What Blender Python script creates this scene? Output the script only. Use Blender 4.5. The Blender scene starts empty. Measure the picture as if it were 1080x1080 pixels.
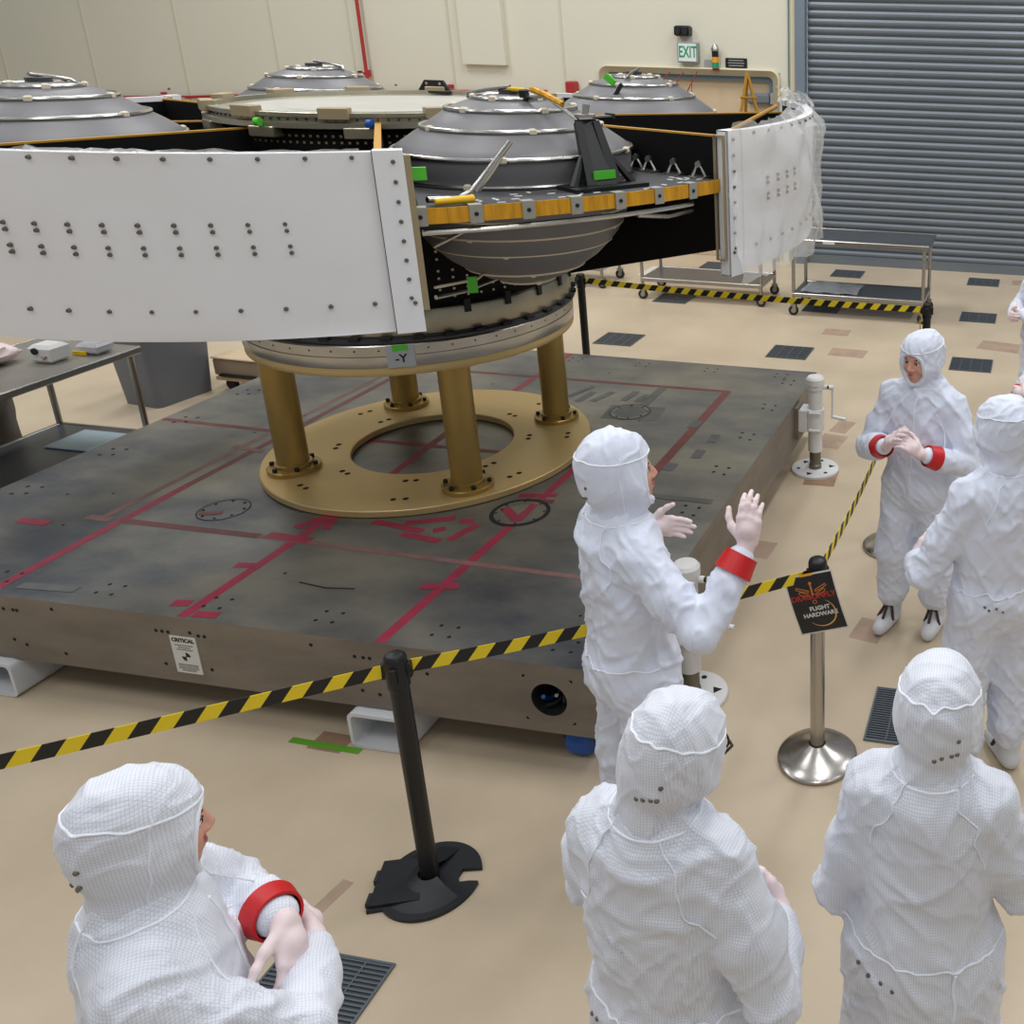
import bpy, math, random
import numpy as np
from mathutils import Vector, Matrix, Euler
from mathutils.bvhtree import BVHTree
random.seed(7); rng = np.random.default_rng(11)
scn = bpy.context.scene
C = scn.collection
R_ = math.radians
PI = math.pi

# ------------------------------------------------------------------ materials
def lin(c):
    c = c / 255.0
    return c / 12.92 if c <= 0.04045 else ((c + 0.055) / 1.055) ** 2.4
def rgb(r, g, b): return (lin(r), lin(g), lin(b), 1.0)

def mat(name, col, rough=.5, metal=0.0, var=0.0, vscale=4.0, bump=0.0, bscale=40.0, col2=None, spec=.5, coat=0.0, stretch=None, rvar=0.0):
    m = bpy.data.materials.new(name); m.use_nodes = True
    nt = m.node_tree; b = nt.nodes['Principled BSDF']
    b.inputs['Base Color'].default_value = rgb(*col)
    b.inputs['Roughness'].default_value = rough
    b.inputs['Metallic'].default_value = metal
    b.inputs['Specular IOR Level'].default_value = spec
    b.inputs['Coat Weight'].default_value = coat
    tc = nt.nodes.new('ShaderNodeTexCoord'); mp = nt.nodes.new('ShaderNodeMapping')
    nt.links.new(tc.outputs['Object'], mp.inputs['Vector'])
    if stretch: mp.inputs['Scale'].default_value = stretch
    if var or col2:
        n = nt.nodes.new('ShaderNodeTexNoise'); n.inputs['Scale'].default_value = vscale
        n.inputs['Detail'].default_value = 6; n.inputs['Roughness'].default_value = .6
        nt.links.new(mp.outputs['Vector'], n.inputs['Vector'])
        r = nt.nodes.new('ShaderNodeValToRGB')
        r.color_ramp.elements[0].position = .36; r.color_ramp.elements[1].position = .66
        c = rgb(*col); d = rgb(*col2) if col2 else tuple(x * (1 - var) for x in c[:3]) + (1,)
        r.color_ramp.elements[0].color = d; r.color_ramp.elements[1].color = c
        nt.links.new(n.outputs['Fac'], r.inputs['Fac']); nt.links.new(r.outputs['Color'], b.inputs['Base Color'])
        if rvar:
            mr = nt.nodes.new('ShaderNodeMapRange'); mr.inputs['To Min'].default_value = rough - rvar; mr.inputs['To Max'].default_value = rough + rvar
            nt.links.new(n.outputs['Fac'], mr.inputs['Value']); nt.links.new(mr.outputs['Result'], b.inputs['Roughness'])
    if bump:
        n2 = nt.nodes.new('ShaderNodeTexNoise'); n2.inputs['Scale'].default_value = bscale; n2.inputs['Detail'].default_value = 5
        nt.links.new(mp.outputs['Vector'], n2.inputs['Vector'])
        bp = nt.nodes.new('ShaderNodeBump'); bp.inputs['Strength'].default_value = bump; bp.inputs['Distance'].default_value = .01
        nt.links.new(n2.outputs['Fac'], bp.inputs['Height']); nt.links.new(bp.outputs['Normal'], b.inputs['Normal'])
    return m

def suit_mat(name, col, line, strength, step=.0066):
    """white cleanroom fabric with its woven grid of fine dark threads (projected from the three axes)"""
    m = mat(name, col, rough=.72, bump=.35, bscale=22, spec=.3)
    nt = m.node_tree; b = nt.nodes['Principled BSDF']
    b.inputs['Sheen Weight'].default_value = .15
    tc = nt.nodes.new('ShaderNodeTexCoord'); sep = nt.nodes.new('ShaderNodeSeparateXYZ')
    wn = nt.nodes.new('ShaderNodeTexNoise'); wn.inputs['Scale'].default_value = 5
    add = nt.nodes.new('ShaderNodeVectorMath'); add.operation = 'MULTIPLY_ADD'
    add.inputs[1].default_value = (.012, .012, .012)
    nt.links.new(tc.outputs['Object'], wn.inputs['Vector']); nt.links.new(wn.outputs['Color'], add.inputs[0]); nt.links.new(tc.outputs['Object'], add.inputs[2])
    nt.links.new(add.outputs['Vector'], sep.inputs['Vector'])
    sn = nt.nodes.new('ShaderNodeSeparateXYZ'); nt.links.new(tc.outputs['Normal'], sn.inputs['Vector'])
    def math_(op, a, bb=None):
        n = nt.nodes.new('ShaderNodeMath'); n.operation = op
        for i, v in enumerate((a, bb)):
            if v is None: continue
            if isinstance(v, (int, float)): n.inputs[i].default_value = v
            else: nt.links.new(v, n.inputs[i])
        return n.outputs[0]
    tot = None
    for ax in 'XYZ':
        f = math_('FRACT', math_('MULTIPLY', sep.outputs[ax], 1.0 / step))
        l = math_('LESS_THAN', f, .15)
        a = math_('ABSOLUTE', sn.outputs[ax])
        w = math_('LESS_THAN', a, .75)          # a thread set vanishes where the cloth faces its axis
        t = math_('MULTIPLY', l, w)
        tot = t if tot is None else math_('MAXIMUM', tot, t)
    fac = math_('MULTIPLY', tot, strength)
    mix = nt.nodes.new('ShaderNodeMix'); mix.data_type = 'RGBA'
    mix.inputs[6].default_value = rgb(*col); mix.inputs[7].default_value = rgb(*line)
    nt.links.new(fac, mix.inputs[0]); nt.links.new(mix.outputs[2], b.inputs['Base Color'])
    return m

M = {}
M['floor'] = mat('beige_epoxy', (204, 187, 161), .36, var=.13, vscale=1.1, col2=(190, 173, 148), bump=.05, bscale=3, rvar=.08)
M['stain'] = mat('floor_residue', (180, 154, 134), .5, var=.2, vscale=8)
M['stain2'] = mat('floor_residue_dark', (160, 128, 104), .5, var=.25, vscale=12)
M['wall'] = mat('cream_wall', (220, 217, 199), .6, var=.03, vscale=.6)
M['seam'] = mat('cream_seam', (206, 202, 182), .6)
M['trimc'] = mat('cream_trim', (218, 208, 176), .5, var=.05)
M['tan'] = mat('tan_door', (206, 184, 152), .5, var=.05, vscale=2)
M['hood'] = mat('tan_frame', (168, 156, 130), .45, var=.1, vscale=3)
M['teal'] = mat('teal_frame', (104, 126, 136), .45, var=.05)
M['shutter'] = mat('shutter_steel', (122, 130, 138), .42, metal=.35, var=.1, vscale=1.5, stretch=(1, 1, 8))
M['jamb'] = mat('shutter_guide', (124, 137, 150), .45, metal=.2, var=.05)
M['steel'] = mat('stainless', (178, 176, 172), .3, metal=1, var=.12, vscale=6, stretch=(1, 8, 8))
M['brushed'] = mat('brushed_steel', (188, 184, 178), .26, metal=1, var=.15, vscale=30, stretch=(1, 1, .05))
M['tabletop2'] = mat('stainless_bench', (164, 160, 152), .36, metal=.5, var=.15, vscale=3)
M['tabletop'] = mat('stainless_top', (118, 122, 128), .32, metal=.75, var=.2, vscale=3)
M['slab'] = mat('worn_aluminium', (150, 147, 137), .38, metal=.62, var=.3, vscale=1.3, col2=(94, 99, 108), bump=.1, bscale=60, stretch=(1, 1.6, 1), rvar=.12)
M['slabside'] = mat('worn_aluminium_edge', (142, 134, 124), .5, metal=.5, var=.2, vscale=3, col2=(122, 114, 106), stretch=(.6, .6, 2))
M['pad'] = mat('grey_residue', (112, 114, 112), .6, metal=.3, var=.2, vscale=10)
M['pink'] = mat('red_tape', (162, 46, 74), .5, var=.25, vscale=14)
M['dull'] = mat('old_red_tape', (124, 66, 66), .55, var=.25, vscale=14)
M['pale'] = mat('faded_red_tape', (140, 104, 100), .55, var=.25, vscale=14)
M['black'] = mat('black_plastic', (17, 18, 20), .42)
M['blackm'] = mat('matt_black_panel', (9, 9, 10), .7, spec=.2)
M['blackb'] = mat('black_base', (26, 29, 34), .5, bump=.1)
M['hole'] = mat('dark_hole', (14, 14, 14), .8)
M['dot'] = mat('panel_stud', (176, 168, 140), .4, metal=.8)
M['white'] = mat('white_radiator', (238, 239, 242), .42, var=.03, vscale=2.2, bump=.35, bscale=3.2, stretch=(1, 1, 1.6))
M['whitestrip'] = mat('white_strip', (236, 238, 242), .45)
M['rivet'] = mat('rivet', (112, 106, 100), .45, metal=.5)
M['khaki'] = mat('khaki_edge', (176, 160, 128), .5, metal=.3, var=.1)
M['tank'] = mat('tank_grey', (116, 115, 117), .46, metal=.18, var=.1, vscale=2.5, bump=.04, bscale=60)
M['tube'] = mat('heater_tube', (196, 194, 188), .25, metal=1)
M['clip'] = mat('cream_clip', (226, 214, 190), .5)
M['kapton'] = mat('kapton', (236, 172, 40), .35, metal=.25, var=.35, vscale=40, stretch=(1, 1, .1), bump=.4, bscale=60)
M['gold'] = mat('gold_edge', (212, 160, 62), .4, metal=.5)
M['tab'] = mat('grey_tab', (158, 158, 150), .5, metal=.2)
M['deck'] = mat('deck_charcoal', (62, 63, 66), .5, var=.1)
M['alu'] = mat('machined_aluminium', (196, 194, 188), .3, metal=1, var=.12, vscale=5, stretch=(1, 1, 4))
M['alud'] = mat('champagne_aluminium', (176, 170, 150), .36, metal=.8, var=.15, vscale=4)
M['goldp'] = mat('gold_anodised_plate', (214, 182, 122), .42, metal=.4, var=.18, vscale=2.2, col2=(206, 184, 130))
M['goldl'] = mat('gold_anodised_leg', (178, 150, 86), .36, metal=.6, var=.15, vscale=3, stretch=(1, 1, .3))
M['closeout'] = mat('pale_closeout', (196, 194, 184), .45, metal=.3, var=.12, vscale=3)
M['label'] = mat('white_label', (214, 214, 208), .6)
M['labelg'] = mat('grey_label', (176, 180, 186), .5)
M['ink'] = mat('ink', (26, 26, 28), .7)
M['green'] = mat('green_tape', (84, 196, 52), .5)
M['greenf'] = mat('green_floor_tape', (88, 150, 34), .5)
M['yellow'] = mat('tape_yellow', (240, 212, 34), .5)
M['tapeblk'] = mat('tape_black', (22, 22, 22), .5)
M['orange'] = mat('orange_tape', (232, 160, 30), .5)
M['jack'] = mat('white_paint', (222, 222, 220), .4, var=.05, vscale=6)
M['jackrod'] = mat('dull_rod', (120, 112, 98), .4, metal=.8)
M['fork'] = mat('white_fork_tube', (214, 217, 220), .45, var=.05)
M['blue'] = mat('blue_paint', (22, 82, 168), .4)
M['red'] = mat('red_cuff', (196, 22, 26), .42)
M['redp'] = mat('red_pipe', (168, 44, 42), .45)
M['glove'] = mat('latex_glove', (236, 216, 216), .5, var=.05, vscale=20)
M['skin'] = mat('skin', (214, 160, 136), .5, var=.08, vscale=14)
M['lips'] = mat('lips', (176, 92, 88), .45)
M['eye'] = mat('eye_white', (228, 222, 216), .3)
M['iris'] = mat('iris', (52, 40, 32), .3)
M['brow'] = mat('brow', (74, 52, 40), .8)
M['suit'] = suit_mat('cleanroom_fabric_fine_grid', (232, 237, 248), (150, 154, 166), .4)
M['suitw'] = suit_mat('cleanroom_fabric_bold_grid', (228, 232, 242), (128, 132, 146), .36, .0066)
M['suitf'] = mat('cleanroom_fabric_plain', (222, 228, 243), .7, bump=.3, bscale=26, spec=.3)
M['seamw'] = mat('seam_piping', (236, 240, 248), .7)
M['bin'] = mat('grey_bin', (108, 112, 120), .5, var=.06)
M['case'] = mat('tan_case', (150, 132, 114), .5, var=.1)
M['cloth'] = mat('grey_cloth', (102, 98, 94), .8, bump=.4, bscale=18)
M['lblue'] = mat('pale_blue_liner', (186, 208, 218), .5)
M['exitw'] = mat('exit_face', (226, 232, 232), .5)
M['exitg'] = mat('exit_green', (20, 150, 104), .5)
M['greyb'] = mat('grey_box', (150, 152, 152), .5)
M['grate'] = mat('grate_bar', (104, 112, 118), .42, metal=.5)
M['gratef'] = mat('grate_dark', (58, 62, 66), .7)
M['signblk'] = mat('sign_black', (24, 23, 26), .35)
M['signred'] = mat('sign_red', (176, 44, 34), .5)
M['signgold'] = mat('sign_gold', (196, 118, 44), .5)
M['signcres'] = mat('sign_crescent', (216, 168, 92), .5)
M['rubber'] = mat('rubber', (40, 40, 40), .6)
M['shoe'] = mat('white_shoe', (214, 216, 220), .6)
M['strap'] = mat('brown_strap', (66, 44, 40), .6)
M['yel2'] = mat('yellow_foam', (236, 190, 20), .6)
def film(name, col, a, rough=.2, bump=.8, bs=9):
    m = mat(name, col, rough, bump=bump, bscale=bs)
    m.node_tree.nodes['Principled BSDF'].inputs['Alpha'].default_value = a
    return m
M['film'] = film('clear_film', (240, 240, 238), .42, .18, 1.0, 5)
M['bag'] = film('clear_bag', (222, 226, 232), .6, .15, bs=22)

# ------------------------------------------------------------------ mesh tools
class MB:
    def __init__(s): s.v = []; s.f = []; s.m = []; s.mats = []
    def mi(s, m):
        if m not in s.mats: s.mats.append(m)
        return s.mats.index(m)
    def add(s, vs, fs, m):
        o = len(s.v); s.v += [tuple(v) for v in vs]; k = s.mi(m)
        for f in fs: s.f.append(tuple(i + o for i in f)); s.m.append(k)
        return s
    def box(s, c, d, m, rz=0, bev=0, rot=None):
        x, y, z = d[0] / 2, d[1] / 2, d[2] / 2
        q = rot if rot is not None else Matrix.Rotation(rz, 3, 'Z')
        if bev:
            b = min(bev, x * .9, y * .9, z * .9); vs = []; 
            for sz, ins in ((-z, b), (-z + b, 0), (z - b, 0), (z, b)):
                for X, Y in ((-x + ins, -y + ins), (x - ins, -y + ins), (x - ins, y - ins), (-x + ins, y - ins)): vs.append(Vector((X, Y, sz)))
            fs = [(3, 2, 1, 0), (12, 13, 14, 15)]
            for k in range(3):
                for i in range(4): j = (i + 1) % 4; fs.append((k * 4 + i, k * 4 + j, k * 4 + 4 + j, k * 4 + 4 + i))
        else:
            vs = [Vector((a, b, e)) for e in (-z, z) for a, b in ((-x, -y), (x, -y), (x, y), (-x, y))]
            fs = [(3, 2, 1, 0), (4, 5, 6, 7), (0, 1, 5, 4), (1, 2, 6, 5), (2, 3, 7, 6), (3, 0, 4, 7)]
        return s.add([q @ v + Vector(c) for v in vs], fs, m)
    def tube(s, pts, r, m, n=10, closed=False):
        P = [Vector(p) for p in pts]; N = len(P); rs = r if isinstance(r, (list, tuple)) else [r] * N
        vs = []; prev = None
        for i, p in enumerate(P):
            if closed: t = (P[(i + 1) % N] - P[i - 1]).normalized()
            else: t = (P[min(i + 1, N - 1)] - P[max(i - 1, 0)]).normalized()
            if prev is None:
                a = Vector((0, 0, 1)) if abs(t.z) < .9 else Vector((1, 0, 0))
                u = t.cross(a).normalized()
            else:
                u = (prev - t * prev.dot(t)).normalized()
            prev = u; w = t.cross(u)
            for k in range(n):
                a = 2 * PI * k / n; vs.append(p + (u * math.cos(a) + w * math.sin(a)) * rs[i])
        fs = []
        for i in range(N if closed else N - 1):
            j = (i + 1) % N
            for k in range(n): l = (k + 1) % n; fs.append((i * n + k, i * n + l, j * n + l, j * n + k))
        if not closed: fs += [tuple(reversed(range(n))), tuple(range((N - 1) * n, N * n))]
        return s.add(vs, fs, m)
    def lathe(s, prof, m, c=(0, 0, 0), n=48, a0=0, a1=2 * PI, rot=None, ms=None):
        full = abs(a1 - a0 - 2 * PI) < 1e-6; k = n if full else n + 1
        q = rot if rot is not None else Matrix.Identity(3)
        vs = [q @ Vector((r * math.cos(a0 + (a1 - a0) * i / n), r * math.sin(a0 + (a1 - a0) * i / n), z)) + Vector(c) for r, z in prof for i in range(k)]
        for j in range(len(prof) - 1):
            fs = []
            for i in range(n):
                l = (i + 1) % k; fs.append((j * k + i, j * k + l, (j + 1) * k + l, (j + 1) * k + i))
            if j == 0: s.add(vs, fs, ms[0] if ms else m); base = len(s.v) - len(vs)
            else:
                kk = s.mi(ms[j] if ms else m)
                for f in fs: s.f.append(tuple(i + base for i in f)); s.m.append(kk)
        return s
    def cyl(s, a, b, r, m, n=16, r2=None): return s.tube([a, b], [r, r if r2 is None else r2], m, n)
    def prism(s, poly, z0, z1, m, fn=None):
        n = len(poly); vs = [(x, y, z0) for x, y in poly] + [(x, y, z1) for x, y in poly]
        if fn: vs = [fn(*v) for v in vs]
        fs = [tuple(reversed(range(n))), tuple(range(n, 2 * n))] + [(i, (i + 1) % n, n + (i + 1) % n, n + i) for i in range(n)]
        return s.add(vs, fs, m)
    def sphere(s, c, r, m, nu=16, nv=10):
        rx, ry, rz = (r, r, r) if isinstance(r, (int, float)) else r
        vs = [(c[0], c[1], c[2] - rz)]
        for j in range(1, nv):
            t = -PI / 2 + PI * j / nv
            for i in range(nu): a = 2 * PI * i / nu; vs.append((c[0] + rx * math.cos(t) * math.cos(a), c[1] + ry * math.cos(t) * math.sin(a), c[2] + rz * math.sin(t)))
        vs.append((c[0], c[1], c[2] + rz)); fs = []
        for i in range(nu): fs.append((0, 1 + (i + 1) % nu, 1 + i)); fs.append((len(vs) - 1, 1 + (nv - 2) * nu + i, 1 + (nv - 2) * nu + (i + 1) % nu))
        for j in range(nv - 2):
            for i in range(nu): l = (i + 1) % nu; fs.append((1 + j * nu + i, 1 + j * nu + l, 1 + (j + 1) * nu + l, 1 + (j + 1) * nu + i))
        return s.add(vs, fs, m)
    def text(s, txt, size, m, mtx, depth=.0006, bold=0.0, align='CENTER'):
        cu = bpy.data.curves.new('t', 'FONT'); cu.body = txt; cu.size = size; cu.extrude = depth; cu.offset = bold
        cu.align_x = align; cu.align_y = 'CENTER'; cu.resolution_u = 3
        o = bpy.data.objects.new('t', cu); C.objects.link(o)
        dg = bpy.context.evaluated_depsgraph_get(); me = o.evaluated_get(dg).to_mesh()
        s.add([mtx @ v.co for v in me.vertices], [tuple(p.vertices) for p in me.polygons], m)
        o.evaluated_get(dg).to_mesh_clear(); bpy.data.objects.remove(o); bpy.data.curves.remove(cu)
        return s
    def build(s, name, parent=None, smooth=True, angle=38):
        me = bpy.data.meshes.new(name); me.from_pydata(s.v, [], s.f)
        for m in s.mats: me.materials.append(M[m])
        me.polygons.foreach_set('material_index', s.m)
        me.validate(); me.update()
        if smooth:
            me.polygons.foreach_set('use_smooth', [True] * len(me.polygons)); me.set_sharp_from_angle(angle=R_(angle))
        o = bpy.data.objects.new(name, me); C.objects.link(o)
        if parent is not None: o.parent = parent
        return o

def tag(o, label, cat=None, group=None, kind=None):
    if label: o['label'] = label
    if cat: o['category'] = cat
    if group: o['group'] = group
    if kind: o['kind'] = kind
    return o
def thing(name, label, cat, loc=(0, 0, 0), rz=0, group=None):
    o = bpy.data.objects.new(name, None); C.objects.link(o); o.empty_display_size = .1
    o.location = loc; o.rotation_euler = (0, 0, rz)
    return tag(o, label, cat, group)
def struct(o): o['kind'] = 'structure'; return o
def dup(root, loc, rz=0, label=None, group=None):
    def cp(o, parent):
        c = o.copy(); C.objects.link(c)
        if parent is not None: c.parent = parent
        for ch in list(o.children): cp(ch, c)
        return c
    r = cp(root, None); r.location = loc; r.rotation_euler = (0, 0, rz)
    return tag(r, label, None, group)
def frame(o, x, y, z=None):
    """matrix from origin and the two in-plane axes (for flat text)"""
    x = Vector(x).normalized(); y = Vector(y).normalized(); n = x.cross(y)
    return Matrix(((x.x, y.x, n.x, o[0]), (x.y, y.y, n.y, o[1]), (x.z, y.z, n.z, o[2]), (0, 0, 0, 1)))

# ------------------------------------------------------------------ camera
R3 = None
def make_cam():
    f, cx, cy, pitch, roll, yaw = 1025.5, 931.2, 383.2, R_(18.87), R_(-1.42), R_(8.92)
    fwd = Vector((-math.sin(yaw) * math.cos(pitch), math.cos(yaw) * math.cos(pitch), -math.sin(pitch)))
    right = Vector((math.cos(yaw), math.sin(yaw), 0)); down = fwd.cross(right)
    r = math.cos(roll) * right + math.sin(roll) * down; d = -math.sin(roll) * right + math.cos(roll) * down
    cam = bpy.data.cameras.new('camera'); o = bpy.data.objects.new('camera', cam); C.objects.link(o)
    o.matrix_world = Matrix(((r.x, -d.x, -fwd.x, 0), (r.y, -d.y, -fwd.y, 0), (r.z, -d.z, -fwd.z, 3.0), (0, 0, 0, 1)))
    cam.sensor_width = 36; cam.sensor_height = 36; cam.lens = f / 1080 * 36
    cam.shift_x = (540 - cx) / 1080; cam.shift_y = (cy - 540) / 1080
    cam.clip_start = .05; cam.clip_end = 100
    scn.camera = o
make_cam()

# ------------------------------------------------------------------ the room
fl = MB(); fl.box((-4, 6, -.05), (40, 30, .1), 'floor')
for (x, y, w, h, m) in ((-1.52, 5.05, .16, .2, 'stain'), (-1.45, 6.75, .2, .26, 'stain'), (-1.38, 6.1, .22, .25, 'stain2'), (-1.42, 7.05, .14, .25, 'stain'),
                        (-2.0, 9.55, .28, .22, 'stain'), (-1.75, 8.9, .36, .24, 'stain'), (-.25, 9.45, .5, .3, 'stain'), (-.12, 12.2, .3, .26, 'stain'),
                        (-.72, 4.35, .16, .2, 'stain'), (-2.88, 3.06, .16, .11, 'stain2'), (-2.33, 2.35, .05, .14, 'stain'), (-6.9, 5.1, .35, .3, 'stain')):
    a = random.uniform(-.2, .2); fl.box((x, y, .0002), (w, h, .0008), m, rz=a)
struct(fl.build('floor', smooth=False))

WY = 12.6
def wall():
    mb = MB()
    # back wall with the opening of the double door and of the roller shutter
    mb.box((-13.05, WY + .15, 4.5), (14.4, .3, 9), 'wall')                       # left of the double door
    mb.box((-4.625, WY + .15, 5.73), (2.45, .3, 6.54), 'wall')
    mb.box((-3.32, WY + .15, 4.5), (.16, .3, 9), 'wall')
    mb.box((1.5, WY + .15, 8.2), (9.3, .3, 1.6), 'wall')
    mb.box((11.0, WY + .15, 4.5), (9.7, .3, 9), 'wall')
    for x in (-15.1, -13.6, -12.1, -10.6, -9.42, -7.95, -6.35, -5.1, -4.45, -3.75):
        mb.box((x, WY - .003, 4.5 + (2.1 if -5.9 < x < -3.4 else 0)), (.03, .012, 9 - (4.2 if -5.9 < x < -3.4 else 0)), 'seam')
    mb.box((-7.45, WY - .03, 5.9), (.62, .1, 6.9), 'wall')                        # raised panel
    mb.box((-12, WY - .02, .06), (12.3, .04, .12), 'seam')
    struct(mb.build('wall_back', smooth=False))
    # shutter
    sh = MB(); prof = []; p = .098; y0 = WY + .04
    z = .0
    while z < 7.6:
        prof += [(y0 + .022, z), (y0 + .004, z + .012), (y0 - .010, z + .035), (y0 - .012, z + .06), (y0 - .002, z + .086), (y0 + .022, z + .0925)]
        z += p
    vs = [(x, y, zz) for y, zz in prof for x in (-3.05, 6.15)]
    sh.add(vs, [(2 * i, 2 * i + 1, 2 * i + 3, 2 * i + 2) for i in range(len(prof) - 1)], 'shutter')
    sh.box((1.55, y0, .06), (9.2, .06, .12), 'shutter')
    d = struct(sh.build('door_1', angle=25))
    tr = MB(); tr.box((-3.125, WY - .02, 4), (.13, .12, 8), 'jamb'); tr.box((6.2, WY - .02, 4), (.13, .12, 8), 'jamb')
    struct(tr.build('trim_1', smooth=False))
    tr = MB(); tr.box((-3.225, WY - .01, 4.5), (.055, .05, 9), 'trimc'); tr.cyl((-3.285, WY - .02, 0), (-3.285, WY - .02, 8), .008, 'teal', 8)
    struct(tr.build('trim_2', smooth=False))
    # double door with its round-cornered surround
    x0, x1, zt, r = -5.86, -3.40, 2.5, .12
    def outline(ins):
        pts = [(x0 + ins, 0)]; rr = r - ins * .5
        for k in range(7): a = PI - k * PI / 12; pts.append((x0 + ins + rr + rr * math.cos(a), zt - ins - rr + rr * math.sin(a)))
        for k in range(7): a = PI / 2 - k * PI / 12; pts.append((x1 - ins - rr + rr * math.cos(a), zt - ins - rr + rr * math.sin(a)))
        return pts + [(x1 - ins, 0)]
    tr = MB(); A_, B_ = outline(0), outline(.018); D_, E_ = outline(.095), outline(.16)
    def band(o1, y1, o2, y2, m):
        n = len(o1); tr.add([(x, y1, z) for x, z in o1] + [(x, y2, z) for x, z in o2], [(i, i + 1, n + i + 1, n + i) for i in range(n - 1)], m)
    band(A_, WY + .0, A_, WY - .05, 'trimc'); band(A_, WY - .05, B_, WY - .06, 'trimc'); band(B_, WY - .06, D_, WY - .02, 'hood'); band(D_, WY - .02, D_, WY + .04, 'hood')
    band(D_, WY + .04, E_, WY + .04, 'teal'); band(E_, WY + .04, E_, WY + .1, 'teal')
    struct(tr.build('trim_3', angle=30))
    d = MB()
    for sx in (-1, 1):
        d.box((-4.63 + sx * .57, WY + .12, 1.18), (1.13, .05, 2.36), 'tan', bev=.006)
    struct(d.build('door_2', smooth=False))
wall()

# things fixed on the back wall
def on_wall():
    y = WY
    # horizontal and vertical red pipes
    mb = MB(); mb.tube([(-17, y - .05, 1.70), (-12.16, y - .05, 1.87), (-9.2, y - .05, 2.04), (-8.2, y - .05, 2.08), (-6.6, y - .05, 2.13)], .022, 'redp')
    for x in (-15, -12.5, -10, -8): mb.box((x, y - .03, 1.9 + (x + 10) * .055 + .14), (.05, .06, .05), 'redp')
    tag(mb.build('sprinkler_pipe'), 'long horizontal red pipe running low along the cream wall', 'pipe')
    t = thing('standpipe', 'thin vertical red pipe with valve on the cream back wall', 'pipe', (-9.19, y - .06, 2.06))
    MB().tube([(0, -.04, .03), (0, 0, 5)], .024, 'redp').build('pipe', t)
    v = MB(); v.cyl((0, -.01, .22), (-.1, -.01, .22), .02, 'redp'); v.cyl((-.1, -.01, .22), (-.14, -.01, .22), .036, 'ink'); v.lathe([(0, .18), (.034, .18), (.034, .27), (0, .27)], 'redp', n=14); v.build('valve', t)
    t = thing('exit_sign', 'white box sign with green EXIT lettering on the wall', 'exit sign', (-4.60, y, 2.68))
    MB().box((0, -.05, 0), (.27, .1, .25), 'greyb', bev=.01).build('housing', t)
    MB().box((0, -.102, 0), (.235, .006, .215), 'exitw').build('face', t)
    mb = MB(); mb.text('EXIT', .145, 'exitg', frame((.006, -.106, 0), (.74, 0, 0), (0, 0, 1)) @ Matrix.Diagonal((.82, 1.35, 1, 1)), bold=.003); mb.build('lettering', t)
    t = thing('emergency_light', 'black twin emergency lamp above the green exit sign', 'lamp', (-4.66, y, 2.94))
    MB().box((0, -.06, 0), (.2, .12, .13), 'black', bev=.02).build('housing', t)
    mb = MB()
    for sx in (-.05, .05): mb.lathe([(0, 0), (.034, .0), (.04, .02), (0, .02)], 'ink', (sx, -.125, .0), n=16, rot=Matrix.Rotation(PI / 2, 3, 'X'))
    mb.build('lamp_head', t)
    t = thing('signal_beacon', 'stacked orange and green signal light with silver top', 'beacon', (-4.235, y - .08, 2.48))
    b = MB(); b.box((-.1, .06, .06), (.12, .06, .12), 'greyb', bev=.008); b.box((0, .05, .0), (.09, .09, .03), 'redp'); b.build('base', t)
    for i, (m, n, z) in enumerate((('exitg', 'green_lens', .05), ('orange', 'orange_lens', .12), ('black', 'dark_lens', .19))):
        MB().lathe([(0, z - .034), (.042, z - .034), (.042, z + .034), (0, z + .034)], m, n=20).build(n, t)
    MB().lathe([(0, .225), (.05, .225), (.05, .26), (.02, .31), (0, .31)], 'steel', n=20).build('cap', t)
    t = thing('wall_plate', 'small dark lettered plate beside the signal light', 'sign', (-3.98, y - .008, 2.565))
    MB().box((0, 0, 0), (.285, .014, .12), 'signblk', bev=.004).build('plate', t)
    mb = MB()
    for k in range(3): mb.box((0, -.0078, .032 - k * .032), (.2 + .02 * (k % 2), .001, .012), 'greyb')
    mb.build('text_lines', t)
    t = thing('wall_speaker', 'grey rounded box above the tan double door at right', 'box', (-3.70, y + .03, 2.13))
    MB().box((0, 0, 0), (.3, .1, .14), 'bin', bev=.03).build('housing', t)
    MB().box((.2, 0, 0), (.07, .08, .16), 'greyb', bev=.02).build('end_cover', t)
    tag(MB().box((-6.22, y - .08, 2.2), (.12, .14, .15), 'redp', bev=.015).build('alarm_box'), 'small red box on the wall behind the tanks', 'box')
on_wall()

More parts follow.
